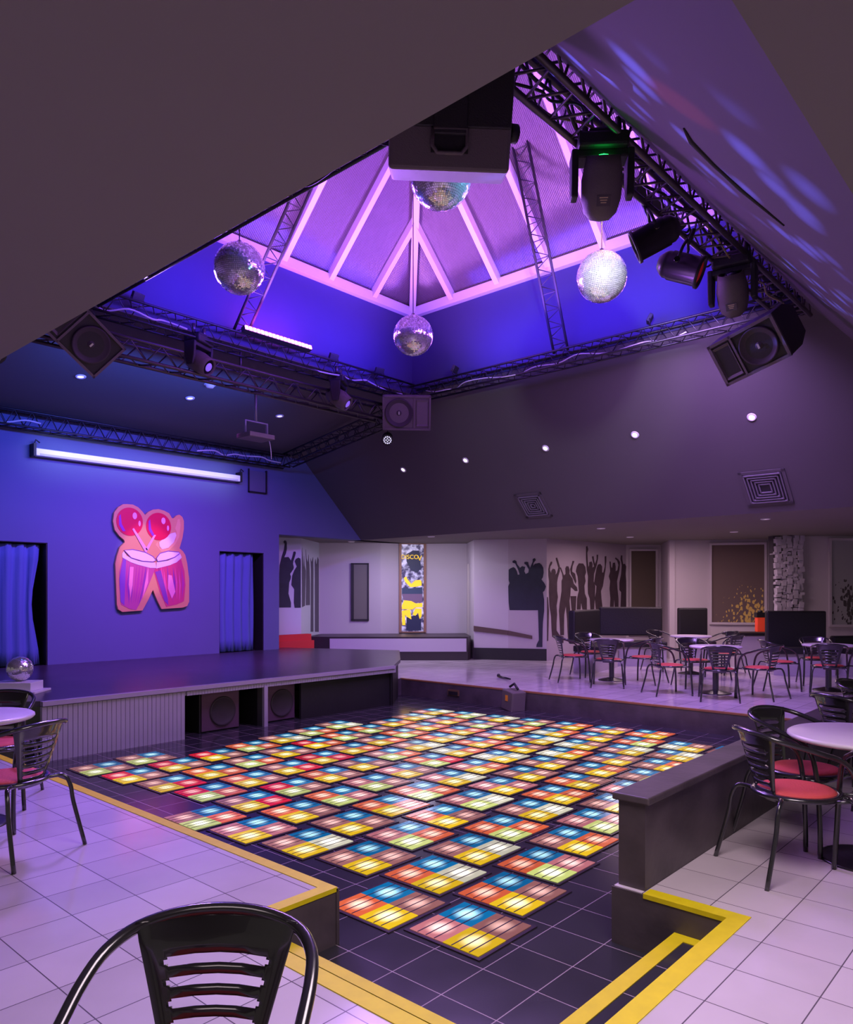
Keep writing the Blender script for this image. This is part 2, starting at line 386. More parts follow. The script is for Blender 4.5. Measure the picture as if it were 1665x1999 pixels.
nz = nt.nodes.new('ShaderNodeTexNoise'); nz.inputs['Scale'].default_value=2.4; nz.inputs['Detail'].default_value=3; nt.links.new(tc.outputs['UV'], nz.inputs['Vector'])
mq = nt.nodes.new('ShaderNodeMath'); mq.operation='MULTIPLY_ADD'; mq.inputs[1].default_value=4; nt.links.new(nz.outputs['Fac'], mq.inputs[0]); nt.links.new(ss.outputs[0], mq.inputs[2])
bp = nt.nodes.new('ShaderNodeBump'); bp.inputs['Strength'].default_value=.5; bp.inputs['Distance'].default_value=.0035; nt.links.new(mq.outputs[0], bp.inputs['Height']); nt.links.new(bp.outputs[0], pb.inputs['Normal'])
ml = nt.nodes.new('ShaderNodeMapRange'); ml.inputs[1].default_value=.55; ml.inputs[2].default_value=1; ml.inputs[3].default_value=1; ml.inputs[4].default_value=.12; nt.links.new(ss.outputs[0], ml.inputs[0])
vm = nt.nodes.new('ShaderNodeVectorMath'); vm.operation='SCALE'; vm.inputs[0].default_value=(.15,.105,.13); nt.links.new(ml.outputs[0], vm.inputs['Scale']); nt.links.new(vm.outputs[0], pb.inputs['Base Color'])
def sheet(P, across):
    bb = MB(); vs = [bb.bm.verts.new(Vector(p)+Vector((0,0,.07))) for p in P]; f = bb._f(vs); uv = bb.bm.loops.layers.uv.new('uv')
    for l in f.loops: l[uv].uv = (l.vert.co[across], l.vert.co.z)
    o = bb.build('pane', pc, sk, recalc=False); md = o.modifiers.new('t','SOLIDIFY'); md.thickness = .012; md.offset = 1
sheet([corners[1,-1],corners[1,1],r1,r0],1); sheet([corners[-1,1],corners[-1,-1],r0,r1],1)
sheet([corners[1,1],corners[-1,1],r1],0); sheet([corners[-1,-1],corners[1,-1],r0],0)
b = MB(); w = .11
for s_ in ((-1,-1),(1,-1),(1,1),(-1,1)):
    b.bar(corners[s_], r1 if s_[1] > 0 else r0, w, .16)
b.bar(r0, r1, w, .16)
e = .05
b.bar((OX1-e,OY0,ZS+.02),(OX1-e,OY1,ZS+.02),.1,.15); b.bar((OX0+e,OY0,ZS+.02),(OX0+e,OY1,ZS+.02),.1,.15)
b.bar((OX0,OY1-e,ZS+.02),(OX1,OY1-e,ZS+.02),.1,.15); b.bar((OX0,OY0+e,ZS+.02),(OX1,OY0+e,ZS+.02),.1,.15)
b.build('frame', railm, sk)
def roofz(x, y): return ZS+PT*min(x-OX0, OX1-x, y-OY0, OY1-y)
b = MB()
for x in (4.9,5.8,6.87,7.78,8.72):
    L = min(hx, min(x-OX0, OX1-x))
    for yy, sg in ((OY1,-1),(OY0,1)):
        b.bar((x,yy,ZS),(x,yy+sg*L,ZS+PT*L),.09,.13,up=(0,0,1))
for y in (3.5,4.4,5.28,6.2,7.15,8.1):
    L = min(hx, min(y-OY0, OY1-y))
    for xx, sg in ((OX1,-1),(OX0,1)):
        b.bar((xx,y,ZS),(xx+sg*L,y,ZS+PT*L),.09,.13)
b.build('rafter', railm, sk)
# dark night roof above so that the sheets read dark
# side and back walls of the far room
def D(px,d):
    pass
FW = [(8.4,12.95,'w'),(9.39,12.98,'w')]
WALLPTS = [(8.9,14.9),(10.0,12.51),(12.01,14.32),(13.09,13.27),(14.66,11.81),(13.76,10.87),(14.55,9.39),(17.79,9.08),(18.38,8.41),(16.9,7.52),(17.92,5.63),(17.38,5.03),(18.2,3.98),(20.6,.6),(20.6,-6)]
# ------------------------------------------------------------------ far room walls
def wallseg(P, name, m, z0=0.0, z1=2.8, th=.12):
    bb = MB()
    for a, c in zip(P, P[1:]):
        a, c = Vector((*a,0)), Vector((*c,0)); u = (c-a).normalized(); n = Vector((-u.y,u.x,0))
        if n.dot((a+c)/2) < 0: n = -n
        bb.prism([(0,z0),((c-a).length,z0),((c-a).length,z1),(0,z1)], a, u, (0,0,1), n, th)
    return struct(bb.build(name, m))
m0,m1,m2,m3,m4 = (10.07,13.634),(10.761,13.462),(12.005,14.321),(13.086,13.266),(14.665,11.806)
n0,n1,n2,n3 = (13.762,10.866),(14.133,10.153),(14.553,9.385),(17.787,9.075)
q0,q1,q2,q3,q4,q5,q6 = (18.385,8.409),(16.902,7.517),(17.543,6.802),(18.11,5.721),(17.489,5.065),(17.968,4.381),(18.718,3.546)
wallseg([(8.3,13.9),m0,m1], 'wall_mural_side', mat('pale_blue_wall',(.55,.58,.62),.7))
wallseg([m1,m2], 'wall_mural_corner', mat('pale_blue_wall',(.55,.58,.62),.7))
wallseg([m2,m3,(13.53,13.08),(14.06,12.66),m4], 'wall_back', lightw)
wallseg([m4,n0], 'wall_back_return', lightw)
wallseg([n0,n1], 'wall_column', lightw)
wallseg([n1,n2], 'wall_mural_left', mat('pale_pink_wall',(.47,.41,.43),.7))
wallseg([n2,n3], 'wall_mural_right', mat('pale_mauve_wall',(.42,.36,.42),.7))
wallseg([n3,q0,q1], 'wall_recess', lightw); wallseg([q1,q2,q3,q4,q5,q6,(20.5,1.5),(21,-6)], 'wall_right', lightw)
wallseg([n0,n1,n2], 'baseboard_back', black, 0, .27, -.02)
# dark wood rail on the white wall
def frame2(a, c):
    a, c = Vector((*a,0)), Vector((*c,0)); u = (c-a).normalized(); n = Vector((-u.y,u.x,0))
    if n.dot((a+c)/2) > 0: n = -n
    return a, u, n, (c-a).length
def onwall(a, c, polys, th, off=.002):
    o, u, n, L = frame2(a, c); bb = MB()
    for p in polys: bb.prism(p, o+n*off, u, (0,0,1), n, th)
    return bb
b = onwall(n0, n1, [[(.0,.66),(.8,.58),(.8,.68),(.0,.78)]], .03); rl = b.build('wall_rail', mat('brown_rail',(.10,.06,.05),.5)); tag(rl,'thin brown rail sloping across the white wall','rail')
b = onwall(n1, n2, [[(.0,.58),(.55,.5),(.55,.57),(.0,.68)]], .03); b.build('wall_rail_end', mat('brown_rail',(.10,.06,.05),.5), rl)
TR = {'G1': [[(0.01, 2.08), (0.05, 2.11), (0.12, 2.14), (0.16, 2.11), (0.2, 2.04), (0.22, 1.96), (0.26, 1.97), (0.23, 2.07), (0.16, 2.22), (0.1, 2.24), (0.1, 2.28), (0.15, 2.3), (0.19, 2.27), (0.2, 2.21), (0.27, 2.12), (0.32, 2.16), (0.39, 2.14), (0.37, 2.04), (0.4, 1.98), (0.46, 2.01), (0.47, 2.08), (0.41, 2.19), (0.37, 2.21), (0.37, 2.25), (0.41, 2.26), (0.46, 2.25), (0.46, 2.21), (0.5, 2.12), (0.56, 2.26), (0.56, 2.32), (0.61, 2.34), (0.63, 2.3), (0.62, 2.28), (0.58, 2.23), (0.57, 2.16), (0.61, 2.21), (0.71, 2.23), (0.76, 2.19), (0.8, 2.12), (0.81, 2.01), (0.79, 1.9), (0.76, 1.85), (0.83, 1.76), (0.86, 1.69), (0.83, 1.6), (0.79, 1.56), (0.82, 1.39), (0.82, 1.14), (0.79, 0.86), (0.78, 0.47), (0.78, 0.31), (0.64, 0.31), (0.65, 0.37), (0.7, 0.47), (0.69, 0.86), (0.68, 1.15), (0.03, 1.15), (0.01, 1.32), (0.0, 1.7), (0.03, 1.77), (0.01, 1.84)]], 'G2': [[(0.06, 2.09), (0.09, 2.18), (0.15, 2.26), (0.2, 2.26), (0.19, 2.21), (0.13, 2.15), (0.11, 2.07), (0.17, 1.99), (0.17, 2.05), (0.22, 2.1), (0.3, 2.09), (0.33, 2.03), (0.32, 1.96), (0.38, 2.01), (0.43, 2.13), (0.34, 2.31), (0.33, 2.35), (0.38, 2.36), (0.41, 2.31), (0.48, 2.16), (0.48, 2.05), (0.41, 1.9), (0.38, 1.79), (0.38, 1.59), (0.41, 1.45), (0.36, 1.25), (0.38, 1.05), (0.36, 0.85), (0.36, 0.68), (0.48, 0.56), (0.62, 0.53), (0.62, 0.38), (0.48, 0.39), (0.34, 0.48), (0.2, 0.54), (0.18, 0.69), (0.16, 1.0), (0.1, 1.25), (0.08, 1.56), (0.09, 1.81), (0.06, 1.95)], [(0.69, 2.12), (0.73, 2.17), (0.81, 2.17), (0.86, 2.08), (0.85, 1.99), (0.97, 1.88), (1.02, 1.76), (1.14, 1.68), (1.17, 1.59), (1.07, 1.59), (0.97, 1.65), (0.9, 1.68), (0.88, 1.47), (0.85, 1.36), (0.9, 0.95), (0.95, 0.66), (0.92, 0.38), (0.81, 0.39), (0.78, 0.61), (0.76, 0.93), (0.71, 1.24), (0.65, 1.04), (0.64, 0.78), (0.64, 0.56), (0.5, 0.56), (0.48, 0.85), (0.45, 1.13), (0.48, 1.3), (0.52, 1.45), (0.55, 1.59), (0.55, 1.82), (0.59, 1.89), (0.57, 1.99), (0.48, 2.13), (0.52, 2.14), (0.64, 1.95), (0.7, 1.99)], [(0.88, 2.11), (0.95, 2.24), (0.97, 2.3), (1.04, 2.3), (1.02, 2.26), (0.97, 2.17), (0.95, 2.05), (1.07, 2.0), (1.12, 1.82), (1.09, 1.76), (1.0, 1.88), (0.9, 2.0)], [(1.14, 2.17), (1.22, 2.25), (1.39, 2.25), (1.48, 2.17), (1.51, 2.04), (1.46, 1.95), (1.49, 1.83), (1.44, 1.71), (1.46, 1.53), (1.54, 1.41), (1.54, 1.14), (1.36, 1.15), (1.31, 1.32), (1.29, 1.15), (1.14, 1.15), (1.15, 1.41), (1.22, 1.59), (1.19, 1.82), (1.17, 1.94), (1.1, 2.06)], [(1.51, 2.66), (1.56, 2.68), (1.6, 2.6), (1.56, 2.51), (1.58, 2.3), (1.61, 2.16), (1.64, 2.22), (1.64, 2.29), (1.74, 2.31), (1.78, 2.25), (1.77, 2.16), (1.84, 2.19), (1.79, 2.31), (1.75, 2.43), (1.82, 2.44), (1.84, 2.33), (1.88, 2.25), (1.95, 2.37), (1.95, 2.48), (2.01, 2.48), (2.0, 2.38), (1.95, 2.22), (1.84, 2.01), (1.82, 1.83), (1.89, 1.71), (1.87, 1.41), (1.84, 1.14), (1.69, 1.14), (1.66, 1.41), (1.59, 1.53), (1.58, 1.71), (1.59, 1.95), (1.54, 2.1), (1.51, 2.36)], [(1.95, 2.16), (2.0, 2.24), (2.1, 2.26), (2.18, 2.2), (2.18, 2.05), (2.23, 2.05), (2.3, 2.2), (2.29, 2.45), (2.36, 2.46), (2.36, 2.33), (2.32, 2.11), (2.26, 1.9), (2.21, 1.71), (2.13, 1.59), (2.15, 1.41), (2.21, 1.13), (1.92, 1.14), (1.87, 1.41), (1.92, 1.56), (1.94, 1.71), (1.84, 1.77), (1.89, 1.98)], [(2.5, 2.33), (2.55, 2.33), (2.57, 2.21), (2.61, 2.16), (2.65, 2.3), (2.74, 2.31), (2.77, 2.21), (2.77, 2.09), (2.85, 2.12), (2.9, 2.25), (2.84, 2.36), (2.74, 2.41), (2.77, 2.44), (2.88, 2.4), (2.97, 2.33), (2.94, 2.12), (2.88, 1.97), (2.83, 1.84), (2.85, 1.65), (2.9, 1.4), (2.9, 1.17), (2.73, 1.17), (2.71, 1.41), (2.68, 1.17), (2.52, 1.18), (2.54, 1.41), (2.5, 1.65), (2.53, 1.84), (2.47, 1.96), (2.53, 2.08)], [(2.99, 2.41), (3.01, 2.5), (3.07, 2.5), (3.07, 2.41), (3.11, 2.28), (3.19, 2.29), (3.25, 2.22), (3.22, 2.03), (3.25, 1.85), (3.25, 1.17), (2.99, 1.17), (3.02, 1.56), (2.94, 1.62), (2.94, 1.81), (3.02, 2.03), (3.05, 2.25)], [(0.89, 1.47), (1.12, 1.47), (1.09, 1.15), (1.02, 0.6), (1.01, 0.48), (0.95, 0.49), (0.94, 1.12)], [(0.01, 1.45), (0.04, 1.45), (0.08, 1.14), (0.05, 0.45), (0.01, 0.45)]], 'ML': [[(0.18, 1.97), (0.19, 2.16), (0.24, 2.36), (0.29, 2.51), (0.31, 2.64), (0.28, 2.68), (0.31, 2.72), (0.35, 2.7), (0.36, 2.66), (0.36, 2.52), (0.34, 2.43), (0.3, 2.34), (0.4, 2.35), (0.44, 2.3), (0.46, 2.27), (0.49, 2.35), (0.52, 2.47), (0.56, 2.48), (0.58, 2.45), (0.56, 2.38), (0.52, 2.26), (0.51, 2.2), (0.53, 2.12), (0.52, 2.08), (0.44, 1.97), (0.46, 1.91), (0.45, 1.85), (0.42, 1.78), (0.4, 1.53), (0.46, 1.33), (0.46, 1.22), (0.18, 1.22)], [(0.56, 2.23), (0.55, 2.26), (0.58, 2.31), (0.64, 2.34), (0.69, 2.32), (0.7, 2.26), (0.7, 1.21), (0.55, 1.21), (0.53, 1.33), (0.54, 1.63), (0.47, 1.72), (0.49, 1.93), (0.54, 2.05), (0.6, 2.14)]], 'ML2': [[(0.05, 1.22), (0.05, 2.08), (0.06, 2.57), (0.1, 2.39), (0.18, 2.09), (0.21, 2.39), (0.25, 2.18), (0.35, 2.06), (0.28, 1.25)], [(0.36, 1.26), (0.39, 2.09), (0.34, 2.55), (0.41, 2.34), (0.53, 2.25), (0.57, 2.44), (0.64, 2.2), (0.69, 1.79), (0.69, 1.26)], [(0.75, 0.63), (0.78, 2.11), (0.74, 2.36), (0.83, 2.27), (0.95, 2.4), (0.98, 2.11), (0.98, 0.62)], [(1.12, 0.61), (1.11, 2.28), (1.18, 2.37), (1.25, 2.22), (1.36, 2.42), (1.46, 2.36), (1.46, 0.59)]], 'P_head': [[(0.31, 2.6), (0.48, 2.61), (0.53, 2.16), (0.43, 2.05), (0.28, 2.1), (0.16, 2.33), (0.15, 2.51)]], 'P_arm': [[(0.09, 1.92), (0.16, 1.96), (0.17, 1.9), (0.28, 1.77), (0.38, 1.86), (0.51, 1.87), (0.54, 1.82), (0.54, 1.73), (0.4, 1.7), (0.25, 1.69), (0.12, 1.83)]], 'P_desk': [[(0.04, 1.67), (0.25, 1.66), (0.56, 1.69), (0.56, 1.52), (0.04, 1.52)]], 'P_pink': [[(0.04, 1.52), (0.56, 1.52), (0.56, 1.31), (0.39, 1.29), (0.28, 1.34), (0.09, 1.36)]], 'P_body': [[(0.1, 1.36), (0.28, 1.34), (0.39, 1.28), (0.56, 1.29), (0.56, 1.19), (0.38, 1.18), (0.31, 1.13), (0.04, 1.14), (0.04, 1.23)]], 'P_leaf1': [[(0.38, 1.16), (0.54, 1.15), (0.54, 0.97), (0.49, 0.89), (0.45, 1.05), (0.38, 0.97), (0.31, 1.0)]], 'P_leaf2': [[(0.04, 1.1), (0.25, 1.13), (0.28, 0.88), (0.17, 0.95), (0.12, 1.0), (0.13, 0.74), (0.05, 0.74)]], 'P_dark': [[(0.16, 0.93), (0.44, 1.0), (0.53, 0.87), (0.53, 0.6), (0.16, 0.6)]], 'D_board': [[(6.37, 3.12), (6.47, 3.12), (6.57, 3.08), (6.65, 3.01), (6.7, 2.95), (6.76, 3.01), (6.85, 3.06), (6.96, 3.08), (7.07, 3.06), (7.17, 3.02), (7.23, 2.93), (7.27, 2.94), (7.32, 2.99), (7.38, 3.01), (7.44, 2.97), (7.47, 2.9), (7.47, 2.75), (7.44, 2.57), (7.38, 2.38), (7.45, 2.33), (7.5, 2.26), (7.54, 2.1), (7.56, 1.95), (7.58, 1.82), (7.58, 1.51), (7.58, 1.38), (7.54, 1.3), (7.45, 1.27), (7.02, 1.25), (6.94, 1.4), (6.85, 1.6), (6.76, 1.42), (6.65, 1.23), (6.28, 1.21), (6.2, 1.26), (6.18, 1.34), (6.16, 1.8), (6.15, 2.06), (6.18, 2.2), (6.23, 2.35), (6.32, 2.44), (6.31, 2.48), (6.22, 2.55), (6.14, 2.65), (6.11, 2.8), (6.13, 2.95), (6.2, 3.05), (6.29, 3.11)]], 'D_drumL': [[(6.28, 2.17), (6.53, 2.06), (6.9, 2.04), (6.87, 1.93), (6.74, 1.63), (6.53, 1.24), (6.41, 1.26), (6.25, 1.34), (6.22, 1.68), (6.22, 1.92)]], 'D_drumR': [[(6.89, 1.99), (7.18, 2.05), (7.41, 2.18), (7.48, 1.95), (7.5, 1.69), (7.47, 1.39), (7.32, 1.33), (7.11, 1.29), (6.98, 1.57), (6.87, 1.93)]], 'D_hideL': [[(6.3, 2.28), (6.35, 2.2), (6.56, 2.12), (6.89, 2.1), (6.91, 2.0), (6.79, 2.0), (6.56, 2.05), (6.43, 2.09), (6.31, 2.15), (6.27, 2.17), (6.27, 2.24)]], 'D_hideR': [[(6.92, 2.11), (7.14, 2.14), (7.3, 2.22), (7.38, 2.29), (7.42, 2.21), (7.32, 2.12), (7.18, 2.06), (7.03, 2.02), (6.91, 1.99)]], 'D_skinL': [[(6.3, 2.3), (6.46, 2.32), (6.69, 2.28), (6.84, 2.21), (6.9, 2.14), (6.84, 2.11), (6.63, 2.12), (6.43, 2.17)]], 'D_skinR': [[(6.91, 2.18), (6.98, 2.27), (7.14, 2.32), (7.36, 2.31), (7.37, 2.28), (7.27, 2.21), (7.1, 2.15), (6.93, 2.12)]], 'D_stickL': [[(6.45, 2.68), (6.48, 2.7), (6.74, 2.33), (6.72, 2.27), (6.69, 2.29)]], 'D_stickR': [[(6.86, 2.6), (6.9, 2.6), (6.74, 2.31), (6.72, 2.32), (6.7, 2.34)]], 'D_banana': [[(6.9, 2.42), (6.94, 2.49), (6.98, 2.36), (7.15, 2.36), (7.3, 2.53), (7.32, 2.69), (7.29, 2.74), (7.34, 2.92), (7.38, 2.93), (7.4, 2.82), (7.37, 2.59), (7.29, 2.45), (7.15, 2.32), (7.01, 2.3)]], 'D_scraper': [[(6.97, 2.47), (7.07, 2.56), (7.21, 2.65), (7.29, 2.67), (7.31, 2.62), (7.26, 2.49), (7.15, 2.38), (7.03, 2.35), (6.98, 2.4)]], 'D_shadeL': [[(6.22, 1.8), (6.29, 2.16), (6.34, 2.13), (6.31, 1.33), (6.24, 1.39)]], 'D_shineL': [[(6.41, 2.01), (6.48, 2.01), (6.46, 1.69), (6.42, 1.45), (6.39, 1.69)]], 'D_shineR': [[(7.15, 1.88), (7.22, 1.87), (7.29, 1.57), (7.22, 1.44), (7.14, 1.63)]], 'D_shadeR': [[(6.89, 1.93), (7.0, 1.96), (7.14, 1.44), (7.15, 1.32), (7.07, 1.4)]]}
mural = mat('mural_black', (.022,.024,.04), .7, var=(6,.4))
mural2 = mat('mural_brown', (.05,.03,.04), .7, var=(6,.4))
tag(onwall(n1,n2,TR['G1'],.004).build('silhouette_mural', mural),'black silhouette mural of three dancers with raised fists on pale wall','mural')
tag(onwall(n2,n3,TR['G2'],.004).build('silhouette_mural', mural2),'long dark silhouette mural of a dancing crowd with arms up behind the tables','mural')
tag(onwall(m0,m1,TR['ML'],.004).build('silhouette_mural', mural),'black silhouette mural of a woman and a capped man beside the stage wall','mural')
tag(onwall(m1,m2,TR['ML2'],.004).build('silhouette_mural', mat('mural_grey',(.10,.09,.11),.6)),'narrow grey streaked silhouette mural on the angled pale blue wall','mural')
# red steps
rs = MB(); rs.b2((9.75,13.2,.3),(10.92,13.34,.48)); rs.b2((9.75,13.3,.3),(10.92,13.45,.62)); tag(rs.build('carpeted_step', redp),'red carpeted step beyond the right end of the stage','step')
# dais with glossy front
da = MB()
A = [(11.0,13.6),(11.3,13.15),(13.45,10.8),(13.75,10.95),(14.6,11.8),(13.08,13.2),(12.0,14.25)]
da.prism(A,(0,0,.0),(1,0,0),(0,1,0),(0,0,1),.54)
dz = da.build('dais', mat('dais_dark',(.035,.025,.03),.4)); tag(dz,'low dark dais with a pale glossy front below the back wall','dais')
def dface(a,c,z0,z1,mm,nm):
    o,u,n,L = frame2(a,c); bb = MB(); bb.prism([(.03,z0),(L-.03,z0),(L-.03,z1),(.03,z1)],o+n*.003,u,(0,0,1),n,.015); return bb.build(nm,mm,dz)
gl = mat('glossy_white_panel',(.55,.5,.58),.12)
dface(A[1],A[2],.2,.5,gl,'front_panel')
# inset mirror panel in dark frame
o,u,n,L = frame2(m2,m3)
md_ = empty('framed_wall_panel',(0,0,0),0,'tall dark framed grey panel on the back wall beside the poster','panel')
s0,s1 = .78,1.22
b = MB()
for a_,c_ in [((s0,.86),(s0+.07,2.28)),((s1-.03,.86),(s1,2.28)),((s0,2.25),(s1,2.28)),((s0,.86),(s1,.9))]:
    b.prism([(a_[0],a_[1]),(c_[0],a_[1]),(c_[0],c_[1]),(a_[0],c_[1])],o+n*.002,u,(0,0,1),n,.05)
b.build('frame', black, md_)
b = MB(); b.prism([(s0+.06,.88),(s1-.02,.88),(s1-.02,2.26),(s0+.06,2.26)],o+n*.002,u,(0,0,1),n,.02); b.build('panel', mat('olive_panel',(.16,.15,.13),.4), md_)
# poster
p0,p1 = (13.552,13.046),(14.037,12.656)
o,u,n,L = frame2(p0,p1)
po = empty('disco_poster',(0,0,0),0,'tall silver disco poster with yellow artwork in a thin wooden frame','poster')
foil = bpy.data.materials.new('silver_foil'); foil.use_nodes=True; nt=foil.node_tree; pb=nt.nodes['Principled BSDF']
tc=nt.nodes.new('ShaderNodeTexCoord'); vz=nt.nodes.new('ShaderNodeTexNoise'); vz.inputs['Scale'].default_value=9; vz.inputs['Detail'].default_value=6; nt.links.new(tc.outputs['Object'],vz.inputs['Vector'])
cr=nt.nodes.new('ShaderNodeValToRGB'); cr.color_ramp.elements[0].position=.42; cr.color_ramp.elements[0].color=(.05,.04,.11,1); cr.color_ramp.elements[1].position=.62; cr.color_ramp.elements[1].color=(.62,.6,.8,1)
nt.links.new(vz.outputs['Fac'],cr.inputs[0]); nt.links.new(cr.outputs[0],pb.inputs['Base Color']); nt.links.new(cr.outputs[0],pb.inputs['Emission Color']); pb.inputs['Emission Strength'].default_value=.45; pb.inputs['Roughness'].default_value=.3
def flat(poly,mm,nm,off): 
    bb=MB(); bb.prism(poly,o+n*off,u,(0,0,1),n,.004); return bb.build(nm,mm,po)
flat([(0,.58),(L,.58),(L,2.76),(0,2.76)],foil,'foil_sheet',.01)
b=MB()
for a_,c_ in [((-.03,.55),(.03,2.79)),((L-.03,.55),(L+.03,2.79)),((0,.55),(L,.58)),((0,2.76),(L,2.79))]:
    b.prism([(a_[0],a_[1]),(c_[0],a_[1]),(c_[0],c_[1]),(a_[0],c_[1])],o+n*.002,u,(0,0,1),n,.05)
b.build('frame', mat('wood_frame',(.34,.18,.11),.5), po)
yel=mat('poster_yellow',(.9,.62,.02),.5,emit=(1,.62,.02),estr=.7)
dk=mat('poster_dark',(.03,.04,.09),.5); dsk=mat('poster_teal',(.05,.09,.15),.5); pk=mat('poster_mauve',(.25,.17,.25),.5)
flat(TR['P_head'][0],dk,'portrait',.016); flat(TR['P_arm'][0],yel,'arm',.018); flat(TR['P_desk'][0],dsk,'band',.02); flat(TR['P_pink'][0],pk,'band',.018)
flat(TR['P_dark'][0],dk,'stand',.016); flat(TR['P_body'][0],yel,'figure',.022); flat(TR['P_leaf1'][0],yel,'figure',.024); flat(TR['P_leaf2'][0],yel,'figure',.024)
def text(s_, size, mm, M, nm, parent, ex=.003):
    cu = bpy.data.curves.new(nm,'FONT'); cu.body=s_; cu.size=size; cu.extrude=ex; cu.align_x='CENTER'; cu.align_y='CENTER'
    tmp = bpy.data.objects.new('t',cu); C.objects.link(tmp); dg = bpy.context.evaluated_depsgraph_get(); dg.update()
    me = bpy.data.meshes.new_from_object(tmp.evaluated_get(dg)); bpy.data.objects.remove(tmp)
    me.materials.clear(); me.materials.append(mm); t_ = bpy.data.objects.new(nm, me); C.objects.link(t_); t_.matrix_world = M
    if parent: t_.parent = parent
    return t_
def wm(o_,u_,n_,x,z,off):
    u_=Vector(u_); n_=Vector(n_); p=Vector(o_)+u_*x+Vector((0,0,z))+n_*off
    M=Matrix((u_,Vector((0,0,1)),u_.cross(Vector((0,0,1))))).transposed().to_4x4(); M.translation=p; return M
text('DISCO',.15,yel,wm(o,u,n,.24,2.44,.03),'lettering',po); text('V',.19,yel,wm(o,u,n,.49,2.41,.03),'lettering',po)

# narrow white door leaf edge left of the white column
b=MB(); b.prism([(0,.28),(.05,.28),(.05,2.25),(0,2.25)],(14.30,11.5,0),(.7,-.7,0),(0,0,1),(-.7,-.7,0),.04)
dd=b.build('door_1', mat('pale_door',(.5,.46,.42),.5)); struct(dd)

# windows, blinds
def blind(a, c, x0, x1, z0, z1, mm, nm):
    o,u,n,L = frame2(a,c); e=empty(nm,(0,0,0)); e['kind']='structure'
    b=MB()
    for A_,B_ in [((x0-.05,z0-.05),(x0,z1+.05)),((x1,z0-.05),(x1+.05,z1+.05)),((x0,z0-.05),(x1,z0)),((x0,z1),(x1,z1+.05))]:
        b.prism([(A_[0],A_[1]),(B_[0],A_[1]),(B_[0],B_[1]),(A_[0],B_[1])],o+n*.002,u,(0,0,1),n,.06)
    b.build('frame', lightw, e)
    b=MB(); b.prism([(x0,z0),(x1,z0),(x1,z1),(x0,z1)],o+n*.004,u,(0,0,1),n,.02); b.build('blind', mm, e); return e
LB=(Vector(q3)-Vector(q2)).length
def leafy(name, base, leaf, scale, centre, rad):
    m=bpy.data.materials.new(name); m.use_nodes=True; nt=m.node_tree; pb=nt.nodes['Principled BSDF']; pb.inputs['Roughness'].default_value=.8
    tc=nt.nodes.new('ShaderNodeTexCoord'); vo=nt.nodes.new('ShaderNodeTexVoronoi'); vo.inputs['Scale'].default_value=scale; vo.distance='MANHATTAN'
    mp=nt.nodes.new('ShaderNodeMapping'); mp.inputs['Rotation'].default_value=(.5,.6,.4); mp.inputs['Scale'].default_value=(1,1,.55); nt.links.new(tc.outputs['Object'],mp.inputs[0]); nt.links.new(mp.outputs[0],vo.inputs['Vector'])
    ds=nt.nodes.new('ShaderNodeVectorMath'); ds.operation='DISTANCE'; ds.inputs[1].default_value=centre; nt.links.new(tc.outputs['Object'],ds.inputs[0])
    mr=nt.nodes.new('ShaderNodeMapRange'); mr.inputs[1].default_value=rad*.25; mr.inputs[2].default_value=rad; mr.inputs[3].default_value=.85; mr.inputs[4].default_value=0; nt.links.new(ds.outputs['Value'],mr.inputs[0])
    lt=nt.nodes.new('ShaderNodeMath'); lt.operation='LESS_THAN'; nt.links.new(vo.outputs['Distance'],lt.inputs[0]); nt.links.new(mr.outputs[0],lt.inputs[1])
    mx=nt.nodes.new('ShaderNodeMix'); mx.data_type='RGBA'; nt.links.new(lt.outputs[0],mx.inputs[0]); mx.inputs[6].default_value=(*base,1); mx.inputs[7].default_value=(*leaf,1)
    nt.links.new(mx.outputs[2],pb.inputs['Base Color']); return m
blind(q2,q3,.02,LB-.06,.86,2.66,leafy('brown_leaf_blind',(.13,.09,.08),(.60,.42,.10),17,(18.0,5.95,.95),.95),'window_1')
blind(q5,q6,.02,.95,.86,2.68,leafy('pale_leaf_blind',(.36,.36,.36),(.07,.06,.06),13,(18.35,3.95,1.3),.8),'window_2')
blind(n3,q0,.12,.75,.5,2.62,brownb,'window_3')
# textured stone column
sc_=empty('stone_column',(17.55,5.17,0),0,'tall rough pale column of stacked split stones between the right windows','column')
b=MB(); rnd=random.Random(3)
for k in range(30):
    z=.8+k*.066
    for j in range(5):
        b.box((.0+rnd.uniform(-.02,.02)-.26+j*.12+(k%2)*.03, -.0+rnd.uniform(-.04,.03), z+rnd.uniform(0,.03)),(.10,.22,.060*rnd.choice((1,1.6,2))),Matrix.Rotation(rnd.uniform(-.15,.15),3,'Y'))
st_=b.build('stones', mat('split_stone',(.48,.44,.50),.8,var=(10,.3)), sc_); st_.location=(-.22,-.12,0); st_.rotation_euler=(0,0,R(-46))
b=MB(); b.box((0,.05,1.4),(.62,.2,2.8)); cc=b.build('core', mat('stone_core',(.08,.07,.08),.9), sc_); cc.location=(-.2,-.08,0); cc.rotation_euler=(0,0,R(-46))

